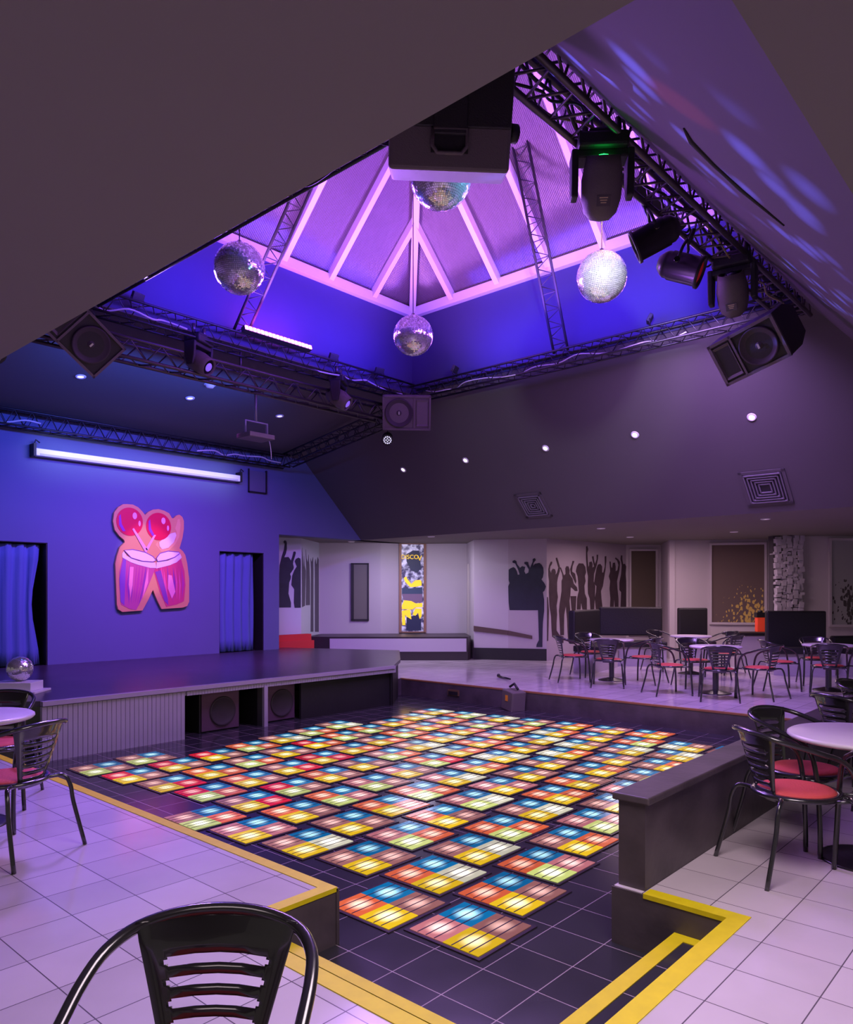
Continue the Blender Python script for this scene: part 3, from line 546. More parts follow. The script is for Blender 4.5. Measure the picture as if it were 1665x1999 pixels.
# booths
def booth(a, c, zt, zb, lab, seat=True):
    o,u,n,L = frame2(a,c); M=Matrix((u,-n,Vector((0,0,1)))).transposed().to_4x4(); M.translation=o
    e=empty('booth_bench',(0,0,0),0,lab,'bench','booth benches along the far wall'); e.matrix_world=M
    b=MB(); b.box((L/2,.06,(zt+zb)/2),(L,.14,zt-zb)); b.build('backrest', seatb, e, bevel=.03)
    if seat:
        b=MB(); b.box((L/2,-.22,.46),(L,.5,.12)); b.build('seat', seatb, e, bevel=.02)
        b=MB(); b.box((L/2,-.18,.2),(L,.4,.4)); b.build('base', mat('booth_base',(.45,.4,.46),.5), e)
    return e
booth((12.80,7.62),(14.25,7.87),1.20,.55,'long black booth bench end section in front of the crowd mural')
booth((14.65,8.1),(15.45,7.03),1.24,.62,'black booth bench back right of the crowd mural')
booth((15.78,6.81),(16.22,6.35),1.22,.6,'small square black booth back beside the brown leaf window')
booth((15.18,4.80),(15.83,3.91),1.2,.4,'wide black booth bench under the stone column')
booth((15.9,3.8),(17.0,3.0),.72,.4,'low black booth bench at the right edge below the pale window')
e=empty('service_counter',(0,0,0),0,'low pale counter with dark top between the back tables','counter')
o,u,n,L=frame2((15.79,5.61),(16.45,4.88)); b=MB(); b.prism([(0,0),(L,0),(L,.66),(.1,.66)],o,u,(0,0,1),-n,.5); b.build('body', mat('booth_base',(.45,.4,.46),.5), e)
b=MB(); b.prism([(-.05,.66),(L+.03,.66),(L+.03,.72),(-.05,.72)],o+n*.03,u,(0,0,1),-n,.6); b.build('top', seatb, e)
rb=empty('fire_box',(16.22,5.26,.72),R(-46),'small bright red box with black top standing on the low counter','box')
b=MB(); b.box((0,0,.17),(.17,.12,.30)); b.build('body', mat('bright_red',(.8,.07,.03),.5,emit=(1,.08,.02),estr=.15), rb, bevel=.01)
b=MB(); b.box((0,0,.37),(.19,.13,.10)); b.lathe([(0,0),(.05,0),(.05,.05),(0,.06)],(0,0,.41)); b.build('lid', black, rb)
# ------------------------------------------------------------------ drum and maraca cut-out on the stage wall
cu = empty('drum_cutout_sign',(0,0,0),0,'painted wooden cutout of two drums and two maracas on the blue wall','sign')
def dsg(key, col, nm, off, th=.003, parent=cu, lab=None, rough=.4):
    mm = col if not isinstance(col, tuple) else mat('paint_%d_%d_%d'%tuple(int(v*100) for v in col), col, rough)
    bb = MB(); bb.prism(key if isinstance(key, list) else TR['D_'+key][0], (0,12.9-off,0),(1,0,0),(0,0,1),(0,-1,0),th); o=bb.build(nm,mm,parent)
    return o
dsg('board',(.72,.36,.16),'backing_board',.02,.05)
def circ(cx_,cz_,rx,rz_,n=40): return [(cx_+rx*math.cos(2*PI*i/n),cz_+rz_*math.sin(2*PI*i/n)) for i in range(n)]
pinkc=(.72,.005,.06); 
dl=dsg('drumL',(.55,.10,.25),'drum',.072); dr=dsg('drumR',(.62,.06,.16),'drum',.072)
dsg('shadeL',(.26,.09,.38),'drum_shade',.076,parent=dl); dsg('shineL',(.9,.30,.42),'drum_highlight',.076,parent=dl)
dsg('shadeR',(.26,.07,.32),'drum_shade',.076,parent=dr); dsg('shineR',(.92,.32,.45),'drum_highlight',.076,parent=dr)
import random as _r
def drum_stripes(x0t,x1t,zt,x0b,x1b,zb,par_,seed):
    rr=_r.Random(seed); n=9
    for k in range(n):
        u=(k+.5)/n+rr.uniform(-.02,.02); w_=rr.uniform(.012,.03); a=rr.uniform(0,.12); c=rr.uniform(.78,.97)
        def P(t,off):
            bul=.05*math.sin(PI*t)*(1 if u>.5 else -1)
            return (x0t+(x1t-x0t)*u+((x0b+(x1b-x0b)*u)-(x0t+(x1t-x0t)*u))*t+bul*abs(u-.5)*2+off, zt+(zb-zt)*t)
        pl=[P(a,0),P((a+c)/2,w_),P(c,0),P((a+c)/2,-w_)]
        col=rr.choice([(.30,.05,.30),(.35,.03,.16),(.88,.28,.42),(.48,.05,.26),(.78,.12,.30)])
        dsg(pl,col,'drum_grain',.0745+.0003*k,.001,parent=par_)
drum_stripes(6.28,6.80,2.12,6.33,6.60,1.27,dl,1); drum_stripes(6.92,7.42,2.10,7.08,7.42,1.31,dr,2)
dsg('hideL',(.8,.75,.82),'drum_hide',.078,parent=dl); dsg('hideR',(.8,.75,.82),'drum_hide',.078,parent=dr)
dsg(TR['D_skinL'][0],(.9,.82,.85),'drum_skin',.083,parent=dl); dsg(TR['D_skinR'][0],(.9,.82,.85),'drum_skin',.083,parent=dr)
dsg('banana',(.82,.45,.22),'guiro',.070); dsg('scraper',(.85,.80,.86),'guiro_grooves',.074)
for (cx_,cz_) in ((6.41,2.81),(6.96,2.76)):
    mo=dsg(circ(cx_,cz_,.245,.25),pinkc,'maraca',.075)
    dsg([(cx_-.20,cz_+.08),(cx_-.17,cz_+.12),(cx_-.15,cz_-.05),(cx_-.08,cz_-.17),(cx_-.13,cz_-.18),(cx_-.2,cz_-.07)],(.30,.05,.40),'maraca_shade',.079,parent=mo)
    dsg(circ(cx_+.09,cz_+.11,.04,.06,14),(.95,.5,.72),'maraca_highlight',.079,parent=mo); dsg(circ(cx_+.18,cz_-.02,.02,.05,14),(.95,.5,.72),'maraca_highlight',.079,parent=mo)
dsg('stickL',(.80,.42,.66),'maraca_handle',.084); dsg('stickR',(.80,.42,.66),'maraca_handle',.084)
# lace lines around drum tops
b=MB()
for key,rx in (('skinL',0),('skinR',0)):
    P=TR['D_'+key][0]; b.tube([(x,12.9-.088,z) for x,z in P],.008,5,closed=True)
b.build('drum_rims', mat('rim_violet',(.28,.10,.36),.5), cu)

# projection screen roller
sc2=empty('projection_screen',(0,0,0),0,'long white rolled up projection screen case on blue stage wall','projection screen')
b=MB(); b.b2((4.80,12.74,3.76),(8.66,12.86,3.88)); b.build('housing', mat('screen_white',(.9,.9,.92),.3), sc2, bevel=.01)
b=MB(); b.b2((4.86,12.735,3.765),(8.6,12.745,3.80)); b.build('fabric_slot', mat('screen_slot',(.6,.6,.65),.5), sc2)
for x in (4.78,8.67):
    b=MB(); b.b2((x-.02,12.72,3.75),(x+.02,12.9,3.95)); b.tube([(x,12.8,3.9),(x+.04,12.8,4.02),(x+.10,12.8,3.98)],.012,6); b.build('bracket', black, sc2)
# wall grille under the corner of the truss
gr=empty('wall_speaker_grille',(9.15,12.88,3.83),0,'thin dark framed grille on the blue wall under the truss corner','grille')
b=MB(); b.box((0,0,.0),(.42,.03,.42)); b.build('panel', mat('grille_blue',(.12,.13,.2),.6), gr)
b=MB()
for a_,c_ in (((-.22,-.03,-.24),(-.2,.0,.24)),((.2,-.05,-.24),(.22,.0,.24)),((-.22,-.03,-.24),(.22,0,-.22))): b.b2(a_,c_)
b.build('frame', black, gr)

# ------------------------------------------------------------------ trusses
def truss(p, q, lab, w=.24, up=(0,0,1), step=.30, m=steelm, r=.017, name='lighting_truss', kind=4, group='black lattice trusses of the lighting rig'):
    p,q=Vector(p),Vector(q); t=(q-p); L=t.length; t.normalize(); u=Vector(up); u=(u-t*u.dot(t)).normalized(); s=t.cross(u)
    e=empty(name,(0,0,0),0,lab,'truss',group)
    offs=[s*w/2+u*w/2,-s*w/2+u*w/2,-s*w/2-u*w/2,s*w/2-u*w/2] if kind==4 else ([s*w/2+u*w/2,-s*w/2+u*w/2,-u*w/2] if kind==3 else [s*w/2,-s*w/2])
    for of in offs:
        b=MB(); b.tube([p+of,q+of],r,8); b.build('chord', m, e)
    b=MB(); n=max(2,int(L/step)); prs=[(i,(i+1)%len(offs)) for i in range(len(offs))] if len(offs)>2 else [(0,1)]
    for a_,c_ in prs:
        for i in range(n):
            x0=L*i/n; x1=L*(i+.5)/n; x2=L*(i+1)/n
            b.tube([p+t*x0+offs[a_],p+t*x1+offs[c_],p+t*x2+offs[a_]],r*.45,5)
            if i%1==0 and len(offs)==2: b.tube([p+t*x1+offs[a_],p+t*x1+offs[c_]],r*.4,4)
    b.build('lacing', m, e); return e
truss((9.60,OY1-.12,5.0),(9.60,OY0,5.0),'black truss along the far edge of the skylight shaft',.22)
truss((2.9,8.98,5.03),(9.6,8.98,5.03),'black truss on the stage side of the shaft carrying the magenta bar',.24,m=steelm)
truss((3.0,9.12,4.60),(9.0,9.12,4.60),'grey truss hung just below the stage side shaft truss',.24,step=.42,m=steelb,r=.024)
truss((3.6,2.72,5.0),(9.7,2.72,5.0),'large truss rising along the right edge of the shaft',.30,m=steelb,r=.026,step=.28)
truss((3.95,2.9,5.08),(3.95,9.0,5.08),'dark truss crossing the near side of the shaft behind the speaker',.22,m=mat('matte_black_steel',(.02,.018,.025),.6))
truss((2.2,12.68,4.28),(9.75,12.68,4.28),'long black truss along the top of the blue stage wall',.24,step=.26)
truss((9.72,12.6,4.30),(9.42,9.2,4.66),'black truss from the stage wall corner to the shaft corner',.24,step=.3)
matte=mat('matte_black_steel',(.02,.018,.025),.6)
truss((6.04,8.90,5.15),(6.09,7.0,7.35),'flat lattice truss slanting up to the skylight, left one',.22,up=(0,.8,.6),kind=2,step=.24,r=.02,m=matte)
truss((9.58,5.93,5.1),(8.42,5.93,8.0),'flat lattice truss slanting up to the skylight, right one',.24,up=(.93,0,.37),kind=2,step=.24,r=.02,m=matte)
for x,y0_,lab in ((3.7,9.12,'short vertical rod linking the two stage side trusses at left'),(6.2,9.12,'short vertical rod linking the two stage side trusses in the middle')):
    b=MB(); b.tube([(x,y0_,4.7),(x,y0_,5.0)],.02,8); tag(b.build('truss_rod', steelb),lab,'rod')
# loose cables along trusses
rc=random.Random(5)
def cable(P, lab, m=cable_b, r=.010, jit=.05, group=None, k=5):
    pts=[]
    for a_,c_ in zip(P,P[1:]):
        a_,c_=Vector(a_),Vector(c_); n=max(2,int((c_-a_).length/.25))
        for i in range(n): pts.append(a_.lerp(c_,i/n)+Vector((rc.uniform(-jit,jit),rc.uniform(-jit,jit),rc.uniform(-jit,jit))))
    pts.append(Vector(P[-1])); b=MB(); b.tube(smoothpts(pts,k),r,6); return tag(b.build('power_cable', m),lab,'cable',group)
cable([(3.2,8.9,5.0),(4.4,8.85,5.0),(5.2,8.85,4.98)],'white cable looping along the stage side truss at left',cable_w,.012,.07)
cable([(7.3,8.86,4.97),(8.6,8.86,4.97),(9.3,8.9,4.95)],'white cable bunched near the shaft corner on the stage side truss',cable_w,.012,.06)
cable([(2.6,12.55,4.24),(4.8,12.55,4.24)],'pale cable lying in the left half of the stage wall truss',cable_w,.014,.06)
cable([(7.6,12.55,4.22),(9.5,12.55,4.22)],'pale cable lying in the right half of the stage wall truss',cable_w,.014,.05)
cable([(9.5,8.6,4.95),(9.5,4.0,4.93)],'pale cable strung along the far shaft truss',cable_w,.009,.06)
cable([(4.0,2.75,4.92),(5.5,2.75,4.9),(7.2,2.75,4.88),(9.4,2.75,4.88)],'thick black cable woven through the right truss',cable_b,.014,.10)
cable([(4.0,2.85,5.02),(6.0,2.85,4.95),(8.8,2.85,4.95)],'second black cable tangled in the right truss',cable_b,.010,.13)
cable([(4.3,2.9,4.98),(5.1,2.7,4.8),(5.8,2.85,4.95)],'brown cable drooping from the right truss above the green lamp',mat('brown_cable',(.22,.14,.08),.5),.010,.06)
cable([(6.9,2.7,4.95),(7.8,2.65,4.8),(9.2,2.7,4.85)],'yellow green cable hanging along the far end of the right truss',mat('olive_cable',(.30,.26,.10),.5),.009,.06)
cable([(3.95,3.1,4.98),(3.95,5.5,4.98)],'black cable on the near shaft truss behind the speaker',cable_b,.012,.08)

# ------------------------------------------------------------------ fixtures
def fix(loc, d, name, lab, cat, group=None, up=(0,0,1)):
    M=rot_to(d,up).to_4x4(); M.translation=Vector(loc); e=empty(name,(0,0,0),0,lab,cat,group); e.matrix_world=M; return e
def speaker(loc, d, w, h, dp, lab, up=(0,0,1), m=plas):
    e=fix(loc,d,'pa_speaker',lab,'speaker','black stage speakers hung from the trusses',up)
    b=MB(); # trapezoid cabinet: front at -dp/2
    prof=[(-w/2,-dp/2),(w/2,-dp/2),(w/2,dp*.1),(w*.33,dp/2),(-w*.33,dp/2),(-w/2,dp*.1)]
    b.prism(prof,(0,0,-h/2),(1,0,0),(0,1,0),(0,0,1),h); b.build('cabinet', m, e, bevel=.012)
    b=MB(); f=-dp/2-.02
    for a_,c_ in (((-w/2,f,-h/2),(w/2,-dp/2+.01,-h/2+.03)),((-w/2,f,h/2-.03),(w/2,-dp/2+.01,h/2)),((-w/2,f,-h/2),(-w/2+.03,-dp/2+.01,h/2)),((w/2-.03,f,-h/2),(w/2,-dp/2+.01,h/2)),((-w/2,f,h*.14),(w/2,-dp/2+.01,h*.17))): b.b2(a_,c_)
    b.build('front_frame', plas2, e)
    rw=min(w*.42,h*.30); RX=Matrix.Rotation(R(90),3,'X')
    b=MB(); b.lathe([(rw,0),(rw*.98,.02),(rw*.9,.012),(rw*.35,-.05),(rw*.3,-.03),(rw*.15,-.005),(0,0)],(0,-dp/2-.012,-h*.16),36,RX); b.build('woofer', conem, e)
    b=MB(); b.mi=0
    a_=[(-w*.38,f+.004,h*.2),(w*.38,f+.004,h*.2),(w*.38,f+.004,h*.45),(-w*.38,f+.004,h*.45)]; c_=[(-w*.1,-dp/2+.06,h*.28),(w*.1,-dp/2+.06,h*.28),(w*.1,-dp/2+.06,h*.38),(-w*.1,-dp/2+.06,h*.38)]
    for i in range(4):
        j=(i+1)%4; b.quad(a_[i],a_[j],c_[j],c_[i])
    o_=b.build('horn', plas2, e, recalc=False); o_.location=(0,-.0,0); o_.modifiers.new('t','SOLIDIFY').thickness=.006
    b=MB(); b.box((0,f-.002,-h*.16),(.05,.006,.02)); b.build('badge', mat('badge_silver',(.6,.6,.62),.3,metal=.6), e)
    b=MB(); b.tube([(-w*.16,dp/2+.0,0),(-w*.16,dp/2+.06,.0),(w*.16,dp/2+.06,0),(w*.16,dp/2,0)],.016,8); b.build('handle', plas, e)
    return e
speaker((3.80,8.90,4.62),(-.10,-.85,-.50),.52,.88,.46,'dark stage speaker at far left tucked against the sloped ceiling',up=(-.6,.65,.9))
speaker((9.22,8.72,4.60),(-.66,-.62,-.30),.56,.80,.42,'stage speaker lying on its side at the inner corner of the trusses',up=(.70,-.71,0),m=plas2)  # lighter grey cabinet stands in for violet light on the black plastic
speaker((8.02,2.62,4.12),(-.85,.045,-.50),.46,.70,.56,'dark tilted speaker at right under the end of the large truss',up=(-.31,.80,-.45))
# big near speaker seen from behind and below
e=empty('pa_speaker',(3.50,2.93,4.36),0,'big dark speaker with carry handle hung closest to the camera','speaker','black stage speakers hung from the trusses')
M=Matrix((Vector((.668,-.744,0)),Vector((.744,.668,0)),Vector((0,0,1)))).transposed() @ Matrix.Rotation(R(20),3,'X') @ Matrix.Rotation(R(2),3,'Y')
Mw=M.to_4x4(); Mw.translation=Vector((3.50,2.95,4.42)); e.matrix_world=Mw
b=MB(); b.prism([(-.21,-.30),(.21,-.30),(.23,.1),(.15,.3),(-.15,.3),(-.23,.1)],(-.36,0,0),(0,1,0),(0,0,1),(1,0,0),.72); b.build('cabinet', plas2, e, bevel=.02)
b=MB(); b.box((0,-.215,.10),(.715,.04,.36)); b.box((0,-.22,-.02),(.20,.06,.2)); b.build('back_panel', plas, e, bevel=.01)
b=MB(); b.box((0,-.20,-.14),(.22,.06,.14)); b.build('handle_recess', black, e)
b=MB(); b.tube([(-.1,-.24,-.09),(-.1,-.25,-.18),(-.07,-.255,-.215),(.07,-.255,-.215),(.1,-.25,-.18),(.1,-.24,-.09),(-.1,-.24,-.09)],.012,8); b.build('carry_handle', plas2, e)
for sx in (-1,1):
    b=MB(); b.tube([(sx*.30,0,.25),(sx*.31,0,.75)],.016,6); b.build('hanging_rod', plas, e)
    b=MB(); b.tube([(sx*.36,0,-.05),(sx*.41,.02,-.05)],.055,12); b.build('side_knob', plas, e)

def moving_head(loc, d, lab, s=1.0, lens=None, tilt=0, base_up=(0,0,1)):
    """base hangs from the truss at loc, yoke below, head looks along d"""
    e=empty('moving_head_light',loc,0,lab,'stage light','moving head lights on the trusses'); e.scale=(s,s,s)
    dd=Vector(d).normalized(); rz=math.atan2(dd.x,-dd.y); e.rotation_euler=(0,0,rz)
    b=MB(); b.box((0,0,-.05),(.36,.26,.11)); b.box((0,0,.03),(.2,.16,.06)); b.build('base', plas, e, bevel=.02)
    for sx in (-.12,.12):
        b=MB(); b.tube([(sx,0,.04),(sx,0,.16)],.025,8); b.build('clamp', steelb, e)
    b=MB()
    for sx in (-1,1):
        b.prism([(-.09,-.1),(.09,-.1),(.075,-.3),(.05,-.43),(-.05,-.43),(-.075,-.3)],(sx*.20-.025,0,0),(0,1,0),(0,0,1),(1,0,0),.05)
    b.box((0,0,-.13),(.42,.16,.06)); b.build('yoke', plas, e, bevel=.012)
    el=math.asin(max(-1,min(1,dd.z)))
    hd=MB(); RX=Matrix.Rotation(R(90),3,'X')
    hd.lathe([(0,.23),(.07,.22),(.12,.17),(.145,.08),(.15,-.04),(.135,-.13),(.12,-.20),(.112,-.20),(.105,-.17)],(0,0,0),20,RX.inverted())
    h_=hd.build('head', plas2, e, loc=(0,0,-.34)); h_.rotation_euler=(-el,0,0)
    hd=MB(); hd.lathe([(.062,-.0),(.05,-.012),(.03,-.022),(0,-.026)],(0,-.185,0),20,RX.inverted()); 
    hd.lathe([(.11,0),(.06,.004)],(0,-.175,0),20,RX.inverted()) if False else None
    hd.build('lens', lens if lens else mat('dark_lens',(.02,.03,.06),.05,spec=1,coat=1), h_)
    hd=MB(); hd.box((0,.09,-.147),(.10,.07,.004)); hd.build('label_plate', mat('label_grey',(.12,.1,.1),.5), h_)
    hd=MB()
    for q in range(3): hd.box((0,.07+q*.016,-.1505),(.06-.01*q,.007,.003))
    hd.build('label_text', mat('label_yellow',(.75,.6,.3),.5), h_)
    return e
green=mat('green_lens',(.02,.5,.1),.1,emit=(.02,1,.12),estr=5)
moving_head((4.95,2.72,4.86),(-.36,-.28,.88),'moving head with glowing green lens hanging from the right truss',1.0,green)
moving_head((7.58,2.72,4.86),(-.55,-.1,.8),'moving head at the far end of right truss above the tilted speaker',1.0)
moving_head((5.45,8.98,4.96),(.35,-.8,-.5),'moving head on stage side truss, left of the magenta bar',.95,mat('violet_lens',(.3,.2,.8),.1,emit=(.3,.15,1),estr=.6))
moving_head((7.9,8.95,4.94),(.45,-.7,-.55),'moving head on stage side truss, right of the magenta bar',.95,mat('violet_lens',(.3,.2,.8),.1))
def par(loc, d, lab, lens):
    e=fix(loc,d,'par_can_light',lab,'stage light','par can lights on the right truss')
    RX=Matrix.Rotation(R(90),3,'X').inverted()
    b=MB(); b.lathe([(0,.20),(.06,.20),(.10,.16),(.115,.13),(.115,.10),(.125,.09),(.125,-.16),(.14,-.165),(.14,-.19),(.12,-.19),(.115,-.15)],(0,0,0),24,RX); b.build('body', mat('par_black',(.04,.035,.035),.35,metal=.5), e)
    b=MB(); b.lathe([(.12,0),(.08,-.015),(0,-.02)],(0,-.16,0),24,RX); b.build('lens', lens, e)
    b=MB(); b.tube([(-.15,.02,0),(-.15,.02,.12),(-.1,.02,.2),(.1,.02,.2),(.15,.02,.12),(.15,.02,0)],.014,8); b.tube([(0,.02,.2),(0,.02,.34)],.018,8); b.build('yoke', steelm, e)
    for sx in (-1,1):
        b=MB(); b.tube([(sx*.15,.02,0),(sx*.18,.02,0)],.025,10); b.build('knob', blackm, e)
    return e
par((6.02,2.80,4.56),(-.35,.85,-.38),'par can hanging just right of the green moving head',mat('dark_lens',(.02,.03,.06),.05,spec=1,coat=1))
par((6.48,2.78,4.44),(.30,-.85,-.38),'par can with a red glint in its lens, lower of the two',mat('red_lens',(.12,.01,.01),.08,emit=(1,.02,.02),estr=.10))
# small led spot under the corner
e=fix((9.12,9.08,4.18),(-.6,-.6,-.5),'led_spot','small black round spotlight with ring of leds below the corner speaker','stage light')
b=MB(); RX=Matrix.Rotation(R(90),3,'X').inverted(); b.lathe([(0,.12),(.09,.1),(.1,-.06),(.085,-.06),(0,-.05)],(0,0,0),20,RX); b.build('body', plas, e)
b=MB()
for k in range(12):
    a=2*PI*k/12; b.lathe([(.012,0),(0,-.006)],(.06*math.cos(a),-.062,.06*math.sin(a)),8,RX)
for k in range(4):
    a=2*PI*k/4; b.lathe([(.012,0),(0,-.006)],(.025*math.cos(a),-.062,.025*math.sin(a)),8,RX)
b.build('led_ring', mat('led_white',(.8,.8,.9),.3,emit=(.8,.8,1),estr=.9), e)
b=MB(); b.tube([(0,0,.1),(0,0,.30)],.012,6); b.build('bracket', steelm, e)
e=fix((2.52,7.7,3.82),(-.3,-.7,-.6),'led_spot','small black dotted spotlight cut by the left edge of the photo','stage light')
b=MB(); b.lathe([(0,.1),(.11,.08),(.12,-.06),(.1,-.06),(0,-.05)],(0,0,0),20,RX); b.build('body', plas, e)
b=MB()
for k in range(14):
    a=2*PI*k/14; b.lathe([(.011,0),(0,-.006)],(.08*math.cos(a),-.062,.08*math.sin(a)),8,RX)
b.build('led_ring', mat('led_white',(.8,.8,.9),.3,emit=(.8,.8,1),estr=.9), e)
# led bars
def led_bar(p, q, face, n, lab, col, st):
    e=empty('led_bar',(0,0,0),0,lab,'led bar','led batten lights'); p,q,f=Vector(p),Vector(q),Vector(face).normalized()
    b=MB(); b.bar(p,q,.07,.08,up=f); b.build('housing', plas, e)
    b=MB()
    for k in range(n):
        c=p.lerp(q,(k+.5)/n)+f*.045; b.box(c,(.72*(q-p).length/n,.055,.02), Matrix(((q-p).normalized(),f.cross((q-p).normalized()),f)).transposed())
    b.build('leds', mat('led_'+lab[:6],col,.3,emit=col,estr=st), e); return e
led_bar((6.02,8.80,5.19),(7.2,8.80,5.19),(0,-.95,.3),18,'magenta glowing led bar on top of the stage side truss',(1,.22,1),5)
area('led_bar_light', (6.6,8.70,5.24), (6.6,9.08,5.9), 1.1, 10, (.9,.08,1), .05)
led_bar((5.5,2.95,5.02),(6.9,2.95,5.02),(0,.5,.86),22,'violet led strip bar on the right truss behind the par cans',(.75,.2,1),6)
led_bar((9.42,4.4,5.14),(9.42,5.6,5.14),(-.5,0,.86),16,'violet led bar lying on the far shaft truss',(.75,.2,1),5) if False else None
# small dark floodlights on truss tops
for x,y,z,lab in ((4.55,8.9,5.2,'small black floodlight on top of stage side truss, leftmost'),(7.75,8.9,5.2,'small black floodlight on the stage side truss past the magenta bar'),(8.75,8.9,5.2,'small black floodlight on the stage side truss nearest the corner'),(9.5,7.9,5.2,'small black floodlight on the far truss near the corner'),(9.5,4.5,5.2,'small black floodlight on the far truss toward the right')):
    e=empty('floodlight',(x,y,z),rc.uniform(-.5,.5),lab,'floodlight','small floodlights on the trusses')
    b=MB(); b.box((0,0,.02),(.16,.05,.11),Matrix.Rotation(.5,3,'X')); b.build('body', plas, e, bevel=.006)
    b=MB(); b.tube([(-.09,0,0),(-.09,0,-.08),(.09,0,-.08),(.09,0,0)],.007,6); b.build('bracket', steelm, e)

# ------------------------------------------------------------------ mirror balls
def ball_mesh(r, nlat, seed):
    rn=random.Random(seed); b=MB(); b.mi=1
    b.lathe([(r*.965*math.sin(PI*i/16),-r*.965*math.cos(PI*i/16)) for i in range(17)],n=32)
    b.mi=0
    for i in range(nlat):
        t0=PI*i/nlat; t1=PI*(i+1)/nlat; tm=(t0+t1)/2; n=max(4,int(2*nlat*math.sin(tm)))
        for k in range(n):
            pm=2*PI*(k+.5)/n; c=Vector((math.sin(tm)*math.cos(pm),math.sin(tm)*math.sin(pm),math.cos(tm)))
            nn=(c+Vector((rn.gauss(0,.05),rn.gauss(0,.05),rn.gauss(0,.05)))).normalized()
            e1=Vector((-math.sin(pm),math.cos(pm),0)); e1=(e1-nn*e1.dot(nn)).normalized(); e2=nn.cross(e1)
            hw=PI*math.sin(tm)/n*.90*r; hh=(t1-t0)/2*.90*r
            if hw<=0: continue
            b.quad(c*r-e1*hw-e2*hh,c*r+e1*hw-e2*hh,c*r+e1*hw+e2*hh,c*r-e1*hw+e2*hh)
    return b
def mirror_ball(loc, r, lab, top=None, nlat=44, seed=1, group='mirror balls hanging in the skylight shaft'):
    e=empty('mirror_ball',loc,rc.uniform(0,6),lab,'disco ball',group)
    ball_mesh(r,nlat,seed).build('ball', [mirr,groutm], e, recalc=False)
    if top:
        b=MB(); b.lathe([(0,r+.03),(.02,r+.03),(.025,r+.005),(.04,r*.985)],n=14); b.build('cap', chrome, e)
        b=MB(); b.tube([(0,0,r+.02),(0,0,top-loc[2])],.006,6); b.build('chain', steelm, e)
    return e
for l_,lab,s_ in (((4.33,6.39,4.78),'mirror ball hanging at left under the skylight base rail',1),((4.63,4.0,4.93),'blue lit mirror ball half hidden under the big speaker',2),((6.81,3.74,4.73),'bright white lit mirror ball at right below the skylight rail',3),((6.98,6.49,4.81),'mirror ball hanging lowest in the middle under the skylight corner',4)):
    mirror_ball(l_,.25,lab,roofz(l_[0],l_[1])+.08,44,s_)
spot('ball_spot', (5.6,2.95,4.6), (6.81,3.74,4.73), 420, (.8,.8,1), 45, .5)
spot('ball_spot_blue', (5.3,3.0,4.8), (4.63,4.0,4.93), 140, (.2,.6,1), 40, .5)

# ceiling furniture
def downlight(loc, nrm, lab, group, r=.055, st=2.2, col=(1,.86,.9)):
    nrm=Vector(nrm).normalized(); z=-nrm; x=z.orthogonal().normalized(); y=z.cross(x); M=Matrix((x,y,z)).transposed().to_4x4(); M.translation=Vector(loc)
    e=empty('downlight',(0,0,0),0,lab,'downlight',group); e.matrix_world=M
    b=MB(); b.lathe([(r*.68,-.004),(r*.75,-.012),(r,-.012),(r*1.08,0)],n=24); b.build('trim_ring', whitep, e)
    b=MB(); b.lathe([(0,-.006),(r*.68,-.004)],n=20); b.build('lamp', mat('lamp_%.1f'%st,(.9,.85,.85),.4,emit=col,estr=st), e); return e
ns=Vector((-(ZO-ZC),0,-(X1-OX1))).normalized()
def onslope(y,z): 
    return (X1-(z-ZC)*(X1-OX1)/(ZO-ZC), y, z)
words=['leftmost','second from left','middle','second from right','rightmost']
for (y,z),w_ in zip(((10.33,4.0),(8.74,4.0),(7.0,4.0),(5.37,4.0),(3.62,4.0)),words):
    p=Vector(onslope(y,z)); downlight(p+ns*.004,ns,'small round downlight on the far sloped ceiling, %s of its row'%w_,'downlights on the far slope',.06,1.6)
ns2=Vector((0,-(ZO-ZW),-(YW-OY1))).normalized()
for (x,y),lab in (((4.81,11.12),'round downlight on the blue sloped ceiling, leftmost'),((6.55,11.06),'round downlight in the middle of the blue sloped ceiling'),((8.31,11.01),'round downlight on the blue sloped ceiling, nearest the corner')):
    z=ZW+(YW-y)*(ZO-ZW)/(YW-OY1); downlight(Vector((x,y,z))+ns2*.004,ns2,lab,'downlights on the stage slope',.07,1.0,(.95,.85,1))
z=ZW+(YW-10.44)*(ZO-ZW)/(YW-OY1)
sd=empty('smoke_detector',(6.53,10.44,z-.01),0,'white domed smoke detector on the blue sloped ceiling','smoke detector')
b=MB(); b.lathe([(0,-.05),(.05,-.045),(.07,-.02),(.075,0)],n=20); b.build('housing', mat('cream_plastic',(.75,.55,.42),.5), sd); b=MB(); b.lathe([(.075,0),(.09,-.004),(.09,.01)],n=20); b.build('mount_plate', whitep, sd)
for (x,y),lab in zip(((11.9+.35,13.42),(12.3,10.9),(12.9,7.1),(15.32,7.72),(15.43,5.51),(13.1,4.16)),('far left above the mural wall','beside the poster','above the white column','far right group, left one','far right group, middle one','nearest the slope at right')):
    downlight((x,y,ZC-.001),(0,0,-1),'small recessed light in the flat low ceiling, '+lab,'recessed lights in the low ceiling',.075,1.6,(1,.8,.7))
